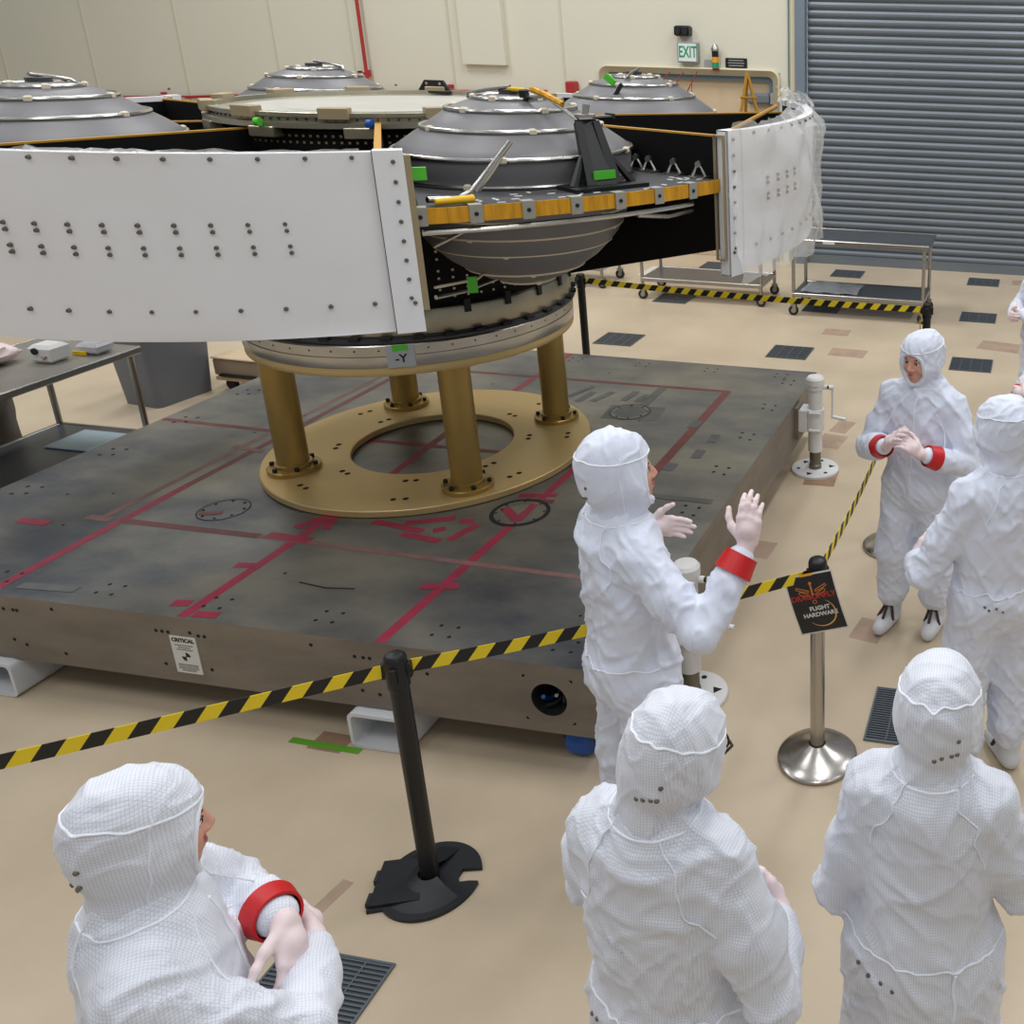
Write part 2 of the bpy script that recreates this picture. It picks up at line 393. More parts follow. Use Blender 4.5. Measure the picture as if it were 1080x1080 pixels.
# ------------------------------------------------------------------ slab on the floor
SX0, SX1, SY0, SY1, SZ0, SZ1 = -5.49, -1.585, 3.095, 6.84, .185, .52
def slab():
    cx, cy = (SX0 + SX1) / 2, (SY0 + SY1) / 2
    t = thing('test_slab', 'huge worn metal slab with red tape lines carrying the gold stand', 'platform', (cx, cy, 0))
    L = lambda x, y: (x - cx, y - cy)
    # body with a round port cut through the near face
    mb = MB(); X, Y = (SX1 - SX0) / 2, (SY1 - SY0) / 2; pc = (-1.848 - cx, .35); pr = .079
    mb.add([(-X, -Y, SZ1), (X, -Y, SZ1), (X, Y, SZ1), (-X, Y, SZ1)], [(0, 1, 2, 3)], 'slab')
    mb.add([(-X, -Y, SZ0), (X, -Y, SZ0), (X, Y, SZ0), (-X, Y, SZ0)], [(3, 2, 1, 0)], 'slabside')
    for a, b in (((X, -Y), (X, Y)), ((X, Y), (-X, Y)), ((-X, Y), (-X, -Y))):
        mb.add([(a[0], a[1], SZ0), (b[0], b[1], SZ0), (b[0], b[1], SZ1), (a[0], a[1], SZ1)], [(0, 1, 2, 3)], 'slabside')
    n = 40; q = .11; ring = [(pc[0] + pr * math.cos(2 * PI * (k + .5) / n), -Y, pc[1] + pr * math.sin(2 * PI * (k + .5) / n)) for k in range(n)]
    sq = []
    for k in range(n):
        a = 2 * PI * (k + .5) / n; c, s_ = math.cos(a), math.sin(a); f = q / max(abs(c), abs(s_)); sq.append((pc[0] + f * c, -Y, pc[1] + f * s_))
    mb.add(ring + sq, [(k, (k + 1) % n, n + (k + 1) % n, n + k)[::-1] for k in range(n)], 'slabside')
    x1, x2, z1, z2 = pc[0] - q, pc[0] + q, pc[1] - q, pc[1] + q
    for (a, b, c, d) in ((-X, x1, SZ0, SZ1), (x2, X, SZ0, SZ1), (x1, x2, SZ0, z1), (x1, x2, z2, SZ1)):
        mb.add([(a, -Y, c), (b, -Y, c), (b, -Y, d), (a, -Y, d)], [(0, 1, 2, 3)], 'slabside')
    back = [(x, -Y + .25, z) for x, y, z in ring]
    mb.add(ring + back, [(k, (k + 1) % n, n + (k + 1) % n, n + k) for k in range(n)] + [tuple(range(n, 2 * n))], 'hole')
    # tapped holes over the top and along the near face
    hole = lambda x, y, r=.011: mb.lathe([(0, SZ1 + .0008), (r, SZ1 + .0008)], 'hole', (x, y, 0), n=10)
    for i in range(-3, 4):
        for sx in (-1, 1):
            for dx, dy in ((0, 0), (.07, .02), (.0, .09), (.08, .1)): hole(sx * (X - .12) + dx * -sx, i * .52 + dy)
    for i in range(-3, 4):
        for sy in (-1, 1):
            for dx, dy in ((0, 0), (.08, 0), (.0, .07), (.08, .07)): hole(i * .55 + dx + .02, sy * (Y - .1) + dy * -sy, .009)
    for k in range(26): hole(random.uniform(-X + .2, X - .2), random.uniform(-Y + .2, Y - .2), .008)
    for x, z in ((-4.46, .45), (-4.41, .45), (-4.39, .45), (-4.2, .48), (-4.45, .29), (-4.39, .27), (-4.19, .25), (-3.68, .44), (-3.65, .44), (-3.62, .44), (-3.51, .45), (-3.47, .44), (-3.44, .44), (-3.67, .27), (-3.44, .27), (-2.92, .47), (-2.72, .44), (-2.68, .44), (-2.65, .44), (-2.71, .27), (-2.63, .26), (-2.39, .4), (-5.1, .4), (-5.2, .3), (-4.9, .44)):
        mb.lathe([(0, 0), (.009, 0)], 'hole', (x - cx, -Y - .0008, z), n=10, rot=Matrix.Rotation(PI / 2, 3, 'X'))
    mb.build('slab_body', t, smooth=False)
    # tape strips
    zc = [0]
    def strip(p, q, w, m, z=.0006):
        zc[0] += 1; z += zc[0] * .00002
        a, b = Vector((*L(*p), SZ1 + z)), Vector((*L(*q), SZ1 + z)); d = (b - a).normalized(); nrm = Vector((-d.y, d.x, 0)) * w / 2
        MB().add([a - nrm, b - nrm, b + nrm, a + nrm], [(0, 1, 2, 3)], m).build('tape_strip', t, smooth=False)
    for s in (((-4.53, 3.105), (-4.555, 4.2), .05, 'pink'), ((-4.555, 4.2), (-4.57, 6.6), .045, 'dull'), ((-4.665, 3.78), (-4.66, 6.5), .04, 'pale'),
              ((-3.545, 3.105), (-3.545, 3.72), .05, 'pink'), ((-3.545, 3.72), (-3.56, 4.08), .055, 'pink'), ((-3.56, 4.55), (-3.62, 5.42), .05, 'pink'), ((-3.58, 5.9), (-3.58, 6.835), .05, 'pink'),
              ((-2.60, 3.105), (-2.585, 4.3), .05, 'pink'), ((-2.585, 4.3), (-2.585, 4.95), .045, 'pink'),
              ((-5.48, 5.0), (-4.6, 4.975), .04, 'dull'), ((-4.6, 6.26), (-2.1, 6.29), .04, 'dull'), ((-2.115, 6.29), (-2.11, 4.7), .06, 'dull'),
              ((-4.56, 3.79), (-3.75, 3.79), .045, 'dull'), ((-3.75, 3.79), (-1.9, 3.745), .035, 'pale'), ((-3.72, 3.81), (-3.47, 3.80), .06, 'pink'),
              ((-4.0, 4.975), (-3.05, 4.985), .04, 'pink'), ((-4.6, 3.79), (-4.75, 3.79), .05, 'pale')):
        strip(*s)
    for s in (((-3.3, 4.045), (-2.99, 4.0)), ((-3.13, 4.06), (-2.91, 4.165)), ((-3.08, 3.955), (-2.85, 3.925)), ((-2.81, 3.945), (-2.76, 4.12)), ((-2.945, 4.015), (-2.895, 4.05)), ((-2.87, 4.14), (-2.80, 4.15)), ((-3.75, 4.08), (-3.64, 4.09)), ((-3.48, 3.92), (-3.57, 4.17)), ((-3.5, 4.065), (-3.40, 4.08)), ((-3.64, 3.9), (-3.575, 4.04))):
        strip(*s, .045, 'pink', .0008)
    for s in (((-5.05, 3.69), (-4.87, 3.69), .05, 'pink'), ((-3.67, 3.19), (-3.59, 3.205), .05, 'pink'), ((-3.51, 3.135), (-3.40, 3.145), .045, 'pink'), ((-3.65, 3.525), (-3.52, 3.545), .045, 'pink'), ((-2.69, 3.53), (-2.52, 3.565), .05, 'pink'), ((-4.72, 4.72), (-4.5, 4.69), .04, 'pale'), ((-2.72, 4.47), (-2.52, 4.52), .04, 'pink'), ((-2.72, 4.32), (-2.58, 4.2), .05, 'pink'), ((-2.66, 4.43), (-2.5, 4.44), .045, 'dull'), ((-4.23, 3.93), (-4.12, 3.97), .035, 'dull'),
              ((-4.45, 3.18), (-4.17, 3.2), .05, 'pad'), ((-2.76, 5.96), (-2.74, 6.15), .05, 'pad'), ((-2.66, 5.96), (-2.64, 6.1), .05, 'pad'), ((-2.59, 5.9), (-2.59, 6.27), .06, 'pad'), ((-3.16, 5.95), (-3.08, 6.18), .04, 'pad'), ((-3.06, 5.87), (-3.03, 6.07), .05, 'pad'), ((-2.96, 5.9), (-2.9, 6.1), .05, 'pad'), ((-2.13, 5.6), (-2.13, 5.72), .07, 'pad'), ((-1.93, 5.4), (-1.94, 5.52), .06, 'pad'), ((-1.95, 5.15), (-1.95, 5.27), .06, 'pad'), ((-2.05, 4.95), (-2.05, 5.05), .07, 'pad'), ((-2.2, 4.62), (-1.66, 4.62), .05, 'pad')):
        strip(*s, .0009)
    MB().box((*L(-2.6, 5.76), SZ1 + .0002), (.38, .24, .0008), 'pad', rz=.1).build('residue_patch', t, smooth=False)
    for (x, y, r, m, w) in ((-4.14, 4.0, .125, 'ink', .006), (-2.615, 4.29, .155, 'ink', .022), (-2.63, 5.77, .14, 'deck', .016)):
        o = MB().lathe([(r - w * 2.2, SZ1 + .0016), (r - w, SZ1 + .0016)], 'slab', (*L(x, y), 0), n=40)
        for k in range(8): o.lathe([(0, SZ1 + .0025), (.008, SZ1 + .0025)], 'hole', (L(x, y)[0] + r * .8 * math.cos(k * .785 + .3), L(x, y)[1] + r * .8 * math.sin(k * .785 + .3), 0), n=8)
        o = o.build('cover_disc', t, smooth=False)
        MB().lathe([(r - w, SZ1 + .0022), (r, SZ1 + .0022)], m, (*L(x, y), 0), n=48).build('joint_ring', o, smooth=False)
    # scratched drag marks
    mk = MB(); mk.tube([(*L(-3.25, 3.45), SZ1), (*L(-3.1, 3.43), SZ1 + .001), (*L(-2.97, 3.45), SZ1)], .004, 'ink', 6); mk.build('scratch', t)
    # placard
    pl = MB().box((-3.552 - cx, -Y - .002, .332), (.128, .004, .188), 'label').build('placard', t, smooth=False)
    mb = MB(); o = (-3.552 - cx, -Y - .0045, .332)
    mb.text('CRITICAL', .026, 'ink', frame((o[0], o[1], o[2] + .075), (1, 0, 0), (0, 0, 1)), bold=.001)
    for k, w in enumerate((.09, .06, .08)): mb.box((o[0], o[1], o[2] + .05 - k * .011), (w, .0006, .003), 'ink')
    for k, w in enumerate((.1, .1, .1, .07)): mb.box((o[0], o[1], o[2] - .05 - k * .01), (w, .0006, .0035), 'ink')
    for k in range(4):
        a = k * PI / 2; pts = [(0, 0)] + [(.022 * math.cos(a + j * PI / 12), .022 * math.sin(a + j * PI / 12)) for j in range(7)]
        if k % 2 == 0: mb.prism(pts, 0, .0006, 'ink', fn=lambda x, y, z: (o[0] + x, o[1] - z, o[2] + y - .008))
    mb.build('placard_print', pl, smooth=False)
    # white fork tubes it stands on, and the blue caster under the near right corner
    for x in (-4.6, -2.635):
        mb = MB(); w, h, th = .275, .178, .016; oo = []
        for ins in (0, th):
            ww, hh, r = w / 2 - ins, h / 2 - ins, .03 - ins * .5; pts = []
            for k, (sx, sz) in enumerate(((1, 1), (-1, 1), (-1, -1), (1, -1))):
                for j in range(5): a = k * PI / 2 + j * PI / 8; pts.append((sx * (ww - r) + r * math.cos(a), sz * (hh - r) + r * math.sin(a) + .0915))
            oo.append(pts)
        n = len(oo[0]); x_ = x - cx; yf, yb = -Y - .045, Y - .3
        vs = [(x_ + a, yf, b) for a, b in oo[0]] + [(x_ + a, yb, b) for a, b in oo[0]] + [(x_ + a, yf, b) for a, b in oo[1]] + [(x_ + a, yb, b) for a, b in oo[1]]
        fs = []
        for i in range(n):
            j = (i + 1) % n
            fs += [(j, i, n + i, n + j), (2 * n + i, 2 * n + j, 3 * n + j, 3 * n + i), (i, j, 2 * n + j, 2 * n + i)]
        mb.add(vs, fs, 'fork'); mb.build('fork_tube', t, angle=30)
    cs = thing_part = MB(); cs.lathe([(0, -.05), (.07, -.05), (.08, -.03), (.08, .03), (.07, .05), (0, .05)], 'blue', (-1.78 - cx, -Y + .13, .08), n=28, rot=Matrix.Rotation(PI / 2, 3, 'Y'))
    c_ = cs.build('caster', t)
    mb = MB(); mb.box((-1.78 - cx, -Y + .13, .172), (.14, .12, .02), 'ink'); mb.box((-1.85 - cx, -Y + .13, .13), (.012, .07, .1), 'ink'); mb.box((-1.71 - cx, -Y + .13, .13), (.012, .07, .1), 'ink'); mb.build('caster_fork', c_)
    for i, (m, ph) in enumerate((('ink', 0), ('tube', 1.2), ('blue', 2.6), ('ink', 4))):
        MB().tube([(pc[0] + .05 * math.cos(ph + k * .5), -Y + .03 + .028 * k, pc[1] - .03 + .035 * math.sin(ph + k * .9)) for k in range(7)], .009, m, 8).build('cable', t)
    return t
slab()

# screw jacks beside the slab
def jack(loc, label):
    t = thing('screw_jack', label, 'jack', loc, 0, 'screw jacks at the slab edge')
    mb = MB(); ri, ro, h = .05, .17, .022
    mb.lathe([(0, h), (ri, h), (ro - .004, h), (ro, h - .005), (ro, 0), (0, 0)], 'jack', n=48)
    for k in range(3):
        a = k * 2 * PI / 3 + .35; tri = [(.115 * math.cos(a) + .028 * math.cos(a + j * 2.094), .115 * math.sin(a) + .028 * math.sin(a + j * 2.094)) for j in range(3)]
        mb.prism(tri, h - .001, h + .0006, 'hole'); b = a + 1.05
        mb.lathe([(0, h + .0006), (.014, h + .0006)], 'hole', (.12 * math.cos(b), .12 * math.sin(b), 0), n=14)
    mb.build('base_plate', t)
    MB().lathe([(.045, .022), (.045, .05), (.040, .055), (.040, .17)], 'jackrod', n=24).build('inner_post', t)
    mb = MB(); mb.lathe([(.040, .155), (.050, .155), (.050, .62), (.058, .625), (.058, .655), (.064, .66), (.064, .70), (.052, .715), (0, .718)], 'jack', n=32)
    mb.build('column', t)
    mb = MB(); mb.lathe([(.052, .31), (.064, .315), (.064, .475), (.052, .48)], 'jack', n=28); mb.box((-.075, 0, .395), (.06, .13, .17), 'jack', bev=.008)
    for z in (.33, .46):
        mb.cyl((-.03, -.062, z), (.05, -.062, z), .012, 'jack', 10)
    br = mb.build('clamp', t)
    MB().box((-.12, 0, .375), (.03, .15, .24), 'slabside', bev=.004).build('mounting_plate', br)
    c = MB(); c.cyl((.05, 0, .64), (.085, 0, .64), .017, 'jack', 14); c.cyl((.085, 0, .64), (.1, 0, .64), .011, 'ink', 12); c.cyl((.1, 0, .64), (.13, 0, .64), .018, 'jack', 14)
    c.box((.122, 0, .53), (.012, .022, .24), 'jack', bev=.004); cr = c.build('crank', t)
    MB().tube([(.122, 0, .425), (.135, 0, .422), (.225, -.02, .418)], [.011, .013, .013], 'jack', 12).build('crank_handle', cr)
    return t
jack((-1.45, 6.22, 0), 'white screw jack with crank at the far right corner of slab')
jack((-1.45, 3.66, 0), 'white screw jack by the near slab corner behind the gesturing person')

# ------------------------------------------------------------------ gold stand
AX, AY = -3.52, 4.98
def stand():
    t = thing('support_stand', 'gold four-legged ring stand under the spacecraft on the slab', 'stand', (-3.54, 4.96, 0))
    z = .522
    mb = MB(); mb.lathe([(.46, z), (.91, z), (.915, z + .004), (.915, z + .034), (.91, z + .038), (.46, z + .038), (.455, z + .034), (.455, z + .004), (.46, z)], 'goldp', n=96)
    for k in range(8):
        a = k * PI / 4 + .35
        for da, r in ((-.05, .55), (.05, .55), (-.04, .78), (.04, .78)): mb.lathe([(0, z + .0388), (.016, z + .0388)], 'hole', (r * math.cos(a + da), r * math.sin(a + da), 0), n=10)
    mb.build('ring_plate', t)
    for sx in (-1, 1):
        for sy in (-1, 1):
            x, y = sx * .535, sy * .515
            lg = MB().lathe([(.082, z + .04), (.082, 1.29)], 'goldl', (x, y, 0), n=36).build('leg', t)
            f = MB(); f.lathe([(0, z + .038), (.136, z + .038), (.138, z + .062), (.134, z + .066), (.095, z + .068), (.095, z + .085), (.082, z + .088)], 'goldl', (x, y, 0), n=36); ff = f.build('foot_flange', lg)
            for k in range(6): a = k * PI / 3 + .3; MB().cyl((x + .116 * math.cos(a), y + .116 * math.sin(a), z + .066), (x + .116 * math.cos(a), y + .116 * math.sin(a), z + .084), .0125, 'ink', 10).build('bolt', lg)
            MB().lathe([(.082, 1.275), (.12, 1.277), (.12, 1.288), (.082, 1.289)], 'goldl', (x, y, 0), n=30).build('top_flange', lg)
    MB().lathe([(.5, 1.288), (.865, 1.288), (.868, 1.292), (.868, 1.33), (.865, 1.334), (.5, 1.334), (.5, 1.288)], 'goldp', n=96).build('top_plate', t)
    rg = MB(); rg.lathe([(.70, 1.335), (.87, 1.335), (.872, 1.338), (.872, 1.392), (.866, 1.394), (.866, 1.398), (.872, 1.40), (.872, 1.447), (.868, 1.452), (.70, 1.452), (.70, 1.335)], 'alu', n=128)
    for k in range(48):
        a = 2 * PI * k / 48; rg.cyl((.873 * math.cos(a), .873 * math.sin(a), 1.425), (.869 * math.cos(a), .869 * math.sin(a), 1.425), .005, 'ink', 6)
    rr = rg.build('adapter_ring', t)
    def plate(a, w, zz, h, txt, ts, m, r, par, green=False):
        an = R_(a); c = Vector((r * math.cos(an), r * math.sin(an), zz)); tx = Vector((-math.sin(an), math.cos(an), 0)); rad = Vector((math.cos(an), math.sin(an), 0))
        rot = Matrix((tx, -rad, Vector((0, 0, 1)))).transposed()
        p = MB().box(c, (w, .004, h), m, rot=rot).build('tag_plate', par, smooth=False)
        q = c + rad * .0028
        mb = MB(); mb.text(txt, ts, 'ink', frame((q.x, q.y, q.z - (.012 if green else 0)), tx, (0, 0, 1)), bold=.0012); mb.build('tag_lettering', p, smooth=False)
        if green: MB().box(c + rad * .003 + Vector((0, 0, h / 2 - .012)), (w * .55, .003, .03), 'green', rot=rot).build('green_tape', p, smooth=False)
    plate(-61, .13, 1.393, .115, '-Y', .06, 'labelg', .876, rr, True)
    return plate
plate = stand()

# ------------------------------------------------------------------ spacecraft stage
def stage():
    t = thing('spacecraft_stage', 'round spacecraft stage with white panels and grey domed tanks on gold stand', 'spacecraft', (AX, AY, 0))
    Pz = lambda r, a, z: (r * math.cos(R_(a)), r * math.sin(R_(a)), z)
    # joint, lower ring and perforated black cone
    j = MB(); j.lathe([(.72, 1.454), (.862, 1.454), (.862, 1.47), (.84, 1.474), (.84, 1.482), (.72, 1.482), (.72, 1.454)], 'deck', n=96)
    for k in range(36):
        a = 10 * k + 3; c = Pz(.852, a, 1.478); j.box(c, (.05, .035, .02), 'ink', rz=R_(a + 90), bev=.003)
    j.build('clamp_joint', t)
    lr = MB(); lr.lathe([(.74, 1.484), (.838, 1.484), (.84, 1.488), (.84, 1.60), (.834, 1.612), (.74, 1.612), (.74, 1.484)], 'alud', n=96)
    for k in range(24):
        a = 15 * k + 5; lr.box(Pz(.842, a, 1.612), (.03, .02, .07), 'ink', rz=R_(a + 90))
    o = lr.build('separation_ring', t)
    plate(-62, .16, 1.555, .06, '-Y', .05, 'label', .8425 + .0, o)
    for ch in o.children: pass
    cn = MB(); cn.lathe([(.80, 1.612), (.815, 1.78), (.82, 1.95), (.82, 2.49), (.8, 2.505)], 'blackm', n=72)
    for k in range(150):
        a = k * 2.4
        for z in (1.66, 1.70, 1.76, 1.80, 1.86, 1.90, 2.44, 2.47):
            if z > 2.3 or (k + int(z * 100)) % 2 == 0:
                r = .80 + .015 * (z - 1.612) / .168 if z < 1.78 else .82
                c = Pz(r + .001, a, z); cn.box(c, (.011, .006, .011), 'dot', rz=R_(a + 90))
    cn.build('core_cylinder', t)
    # top ring
    rg = MB(); rg.lathe([(.74, 2.505), (.86, 2.505), (.88, 2.51), (.88, 2.535), (.85, 2.54), (.85, 2.555), (.865, 2.56), (.865, 2.578), (.855, 2.582), (.82, 2.582), (.815, 2.56), (.74, 2.555), (.74, 2.505)], 'alud', n=128)
    rg.lathe([(.55, 2.562), (.74, 2.556)], 'closeout', n=96)
    for k in range(120): a = 3 * k; rg.box(Pz(.852, a, 2.548), (.008, .006, .008), 'ink', rz=R_(a + 90))
    tr = rg.build('top_ring', t)
    for k in range(12):
        a = 30 * k - 12; b = MB(); b.box(Pz(.855, a, 2.578), (.13, .06, .055), 'khaki', rz=R_(a + 90), bev=.004); b.box(Pz(.862, a + 7, 2.49), (.14, .05, .05), 'alud', rz=R_(a + 97), bev=.004); b.build('ring_bracket', tr)
    for k, a in enumerate((-152, -95, -62)):
        MB().lathe([(0, -.012), (.02, -.012), (.02, .012), (0, .012)], 'blue' if k != 1 else 'green', Pz(.895, a, 2.535), n=14, rot=Matrix.Rotation(PI / 2, 3, 'Y')).build('ring_connector', tr)
    MB().lathe([(0, 2.56), (.56, 2.563)], 'closeout', n=64).build('top_closeout', t)
    # black handling bracket at the far edge of the top ring
    a = 60; b = MB(); c = Pz(.86, 109, 2.568)
    b.prism([(-.115, 0), (.115, 0), (.06, .075), (-.06, .075)], -.012, .012, 'black', fn=lambda x, y, z: (c[0] + x, c[1] + z, c[2] + y)); b.box((c[0], c[1], c[2] + .006), (.24, .1, .012), 'black')
    for sx in (-.045, .045): b.lathe([(0, 0), (.009, 0)], 'alu', (c[0] + sx, c[1] - .0135, c[2] + .055), n=10, rot=Matrix.Rotation(PI / 2, 3, 'X'))
    b.build('handling_bracket', t)
    # panels and webs
    RO = 2.28
    RV = bpy.data.meshes.new('rivet'); rm_ = MB().cyl((-.006, 0, 0), (.0045, 0, 0), .0085, 'rivet', 10, .006); RV.from_pydata(rm_.v, [], rm_.f); RV.materials.append(M['rivet'])
    for k in range(4):
        a0, a1 = -110.6 + 90 * k, -54.6 + 90 * k; near = (k == 0); right = (k == 1)
        if right: a0 = -20.3; a1 = 35
        mb = MB(); n = 64
        def wr(r, a, z, amp):
            return r + amp * (math.sin(a * .31 + z * 9) * .4 + math.sin(a * .17 - z * 6 + 1.3) * .6)
        ZT = 2.565 if k in (0, 1) else 2.49; WT = 2.53 if k in (0, 1) else 2.48
        zs = [1.92, 1.93] + [1.93 + (ZT - .01 - 1.93) * i / 14 for i in range(1, 14)] + [ZT - .01, ZT]
        vs = []; 
        for i in range(n + 1):
            a = a0 + (a1 - a0) * i / n
            e = min(1, min(i, n - i) / 5)
            vs += [Pz(wr(RO, a, z, .0035 * e * (0 if j in (0, len(zs) - 1) else 1)), a, z) for j, z in enumerate(zs)]
            vs += [Pz(RO - .045, a, z) for z in (ZT, 1.92)]
        m_ = len(zs) + 2; fs = []
        for i in range(n):
            for jj in range(m_): l = (jj + 1) % m_; fs.append((i * m_ + jj, (i + 1) * m_ + jj, (i + 1) * m_ + l, i * m_ + l))
        fs += [tuple(range(m_))[::-1], tuple(range(n * m_, (n + 1) * m_))]
        mb.add(vs, fs, 'white'); pn = mb.build('radiator_panel', t)
        # end strips with a rivet column, rivet rows
        def rivet(a, z, r=RO):
            o = bpy.data.objects.new('rivet', RV); C.objects.link(o); o.parent = pn; o.location = Pz(r + .004, a, z); o.rotation_euler = (0, 0, R_(a))
        for e, sgn in ((a0, 1), (a1, -1)):
            MB().lathe([(RO - .05, 1.914), (RO + .013, 1.914), (RO + .013, ZT + .005), (RO - .05, ZT + .005), (RO - .05, 1.914)], 'whitestrip', n=4, a0=R_(min(e, e + sgn * 2.4)), a1=R_(max(e, e + sgn * 2.4))).build('end_strip', pn, smooth=False)
            MB().lathe([(RO + .006, 1.914), (RO + .0135, 1.914), (RO + .0135, ZT + .005), (RO + .006, ZT + .005)], 'ink', n=1, a0=R_(e + sgn * 2.4), a1=R_(e + sgn * 2.46)).build('strip_gap', pn, smooth=False)
            for i in range(8): rivet(e + sgn * .85, 2.531 - .0696 * i, RO + .012)
            rivet(e + sgn * .6, 2.025, RO + .012)
            MB().lathe([(RO - .055, 1.99), (RO - .004, 1.99), (RO - .004, ZT - .015), (RO - .055, ZT - .015), (RO - .055, 1.99)], 'khaki', n=2, a0=R_(min(e, e - sgn * .55)), a1=R_(max(e, e - sgn * .55))).build('edge_bar', pn, smooth=False)
        a = a1 - 4.0
        while a > a0 + 3: rivet(a, ZT - .018); rivet(a + .1, 2.029); a -= 3.53
        if k in (0, 1):
            a = -64.45 if near else -3.2
            for i in range(9 if near else 4):
                for da, z in ((0, 2.328), (.05, 2.305), (.1, 2.251), (.12, 2.228)): rivet(a + da, z)
                a -= 2.835
        for e in (a0, a1):
            wt_ = 2.53 if (k == 0 and e == a1) or (right and e == a0) else 2.492 if k in (0, 1) else 2.47
            ip, op = .83, RO - .05; sgn = 1 if e == a0 else -1
            rad = Vector(Pz(1, e, 0)); tg = Vector((-rad.y, rad.x, 0)) * sgn; th = .024; off = .07 if k in (0, 1) and e in (-20.3, a1) and not (k == 1 and e == a1) else .088
            poly = [(ip, 1.675), (op, 2.03), (op, wt_), (ip, wt_)]
            vs = [rad * r + tg * o + Vector((0, 0, z)) for o in (off, off + th) for r, z in poly]
            MB().add(vs, [(0, 1, 2, 3)[::-1] if sgn > 0 else (0, 1, 2, 3), (4, 5, 6, 7), (0, 1, 5, 4), (1, 2, 6, 5), (2, 3, 7, 6), (3, 0, 4, 7)], 'blackm').build('web_panel', t, smooth=False)
            rot = Matrix((rad, tg, Vector((0, 0, 1)))).transposed()
            MB().box(rad * (ip + op) / 2 + tg * (off + th / 2) + Vector((0, 0, wt_ + .004)), (op - ip, .026, .008), 'gold', rot=rot).build('web_edge', t, smooth=False)
            for z in (2.1, 2.28, 2.46): MB().box(rad * (op + .0) + tg * (off - .012) + Vector((0, 0, z)), (.05, .022, .05), 'khaki', rot=rot).build('web_clip', t, smooth=False)
        # black back face of the panel
        MB().lathe([(RO - .047, 1.95), (RO - .050, 1.95), (RO - .050, ZT - .03), (RO - .047, ZT - .03)], 'blackm', n=32, a0=R_(a0 + 1), a1=R_(a1 - 1)).build('panel_liner', pn)
    # gold tie rod behind the right panel
    MB().tube([Pz(2.2, -18, 2.54), Pz(2.12, 27, 2.55)], .012, 'gold', 8).build('tie_rod', t)
    # crinkled clear film over the right panel and along the near panel's top
    def crinkle(a0, a1, z0, z1, r0, na, nz, amp, name, par, m, fold=0):
        vs = []; N_ = rng.normal(size=(na + 1, nz + 1)); 
        for _ in range(2): N_ = (N_ + np.roll(N_, 1, 0) + np.roll(N_, 1, 1) + np.roll(N_, -1, 0) + np.roll(N_, -1, 1)) / 3.0
        for i in range(na + 1):
            a = a0 + (a1 - a0) * i / na
            for jn in range(nz + 1):
                f = jn / nz; z = z0 + (z1 - z0) * f + (.012 if na < 100 else .004) * N_[i, 0] * (f > .9) + .01 * N_[i, min(3, nz)] * (f < .1); r = r0 + amp * (1 + N_[i, jn] * .6) + .02 * math.sin(a * .25 + f * 5) * amp / .02
                if fold and f > .86: r -= (f - .86) / .14 * fold * min(1, i / na * 2.5)
                vs.append(Pz(r, a, z))
        MB().add(vs, [(i * (nz + 1) + j, (i + 1) * (nz + 1) + j, (i + 1) * (nz + 1) + j + 1, i * (nz + 1) + j + 1) for i in range(na) for j in range(nz)], m).build(name, par)
    crinkle(-20.6, 37, 1.89, 2.60, 2.31, 60, 16, .02, 'protective_film', t, 'film', .12)
    crinkle(20, 38, 2.5, 2.64, 2.24, 24, 8, .03, 'protective_film', t, 'film', .06)
    crinkle(-109, -58, 2.562, 2.576, 2.262, 110, 2, .008, 'protective_film', t, 'film')
    # decks with kapton edge
    for k in range(4):
        am = -37.45 + 90 * k; a0, a1 = am - 16.4, am + 17.4
        d = MB(); d.lathe([(.82, 2.30), (2.235, 2.30), (2.235, 2.352), (.82, 2.352), (.82, 2.30)], 'deck', n=24, a0=R_(a0), a1=R_(a1))
        for i in range(46):
            a = random.uniform(a0 + 1, a1 - 1); r = random.uniform(2.0, 2.2); d.box(Pz(r, a, 2.353), (.03, .012, .002), 'label', rz=R_(a + random.choice((0, 90))))
        dk = d.build('deck', t, smooth=True, angle=30)
        if k in (0, 1):
            nt = 7; w = (a1 - a0) / nt
            for i in range(nt):
                MB().lathe([(2.237, 2.298), (2.243, 2.298), (2.243, 2.356), (2.237, 2.356)], 'kapton', n=6, a0=R_(a0 + i * w + .3), a1=R_(a0 + i * w + w - .3)).build('kapton_edge', dk, smooth=False)
                a = a0 + i * w; tb = MB(); tb.lathe([(2.236, 2.292), (2.247, 2.292), (2.247, 2.36), (2.20, 2.36)], 'tab', n=2, a0=R_(a - .6), a1=R_(a + .6)); tb.cyl(Pz(2.246, a, 2.326), Pz(2.25, a, 2.326), .008, 'ink', 8); tb.build('edge_tab', dk, smooth=False)
            MB().tube([Pz(2.2, a, 2.26) for a in np.linspace(a0, a1 - 4, 14)] + [Pz(2.12, a1 - 2, 2.285)], .012, 'tube', 8).build('pipe', dk)
            MB().tube([Pz(2.2, a0 + 22, 2.25), Pz(2.16, a0 + 27, 2.215), Pz(2.14, a0 + 31.5, 2.215)], .011, 'tube', 8).build('pipe', dk)
            MB().tube([Pz(2.12, a0 + 1, 2.19), Pz(2.16, a0 + 4, 2.25), Pz(2.2, a0 + 6, 2.26)], .007, 'tube', 8).build('pipe', dk)
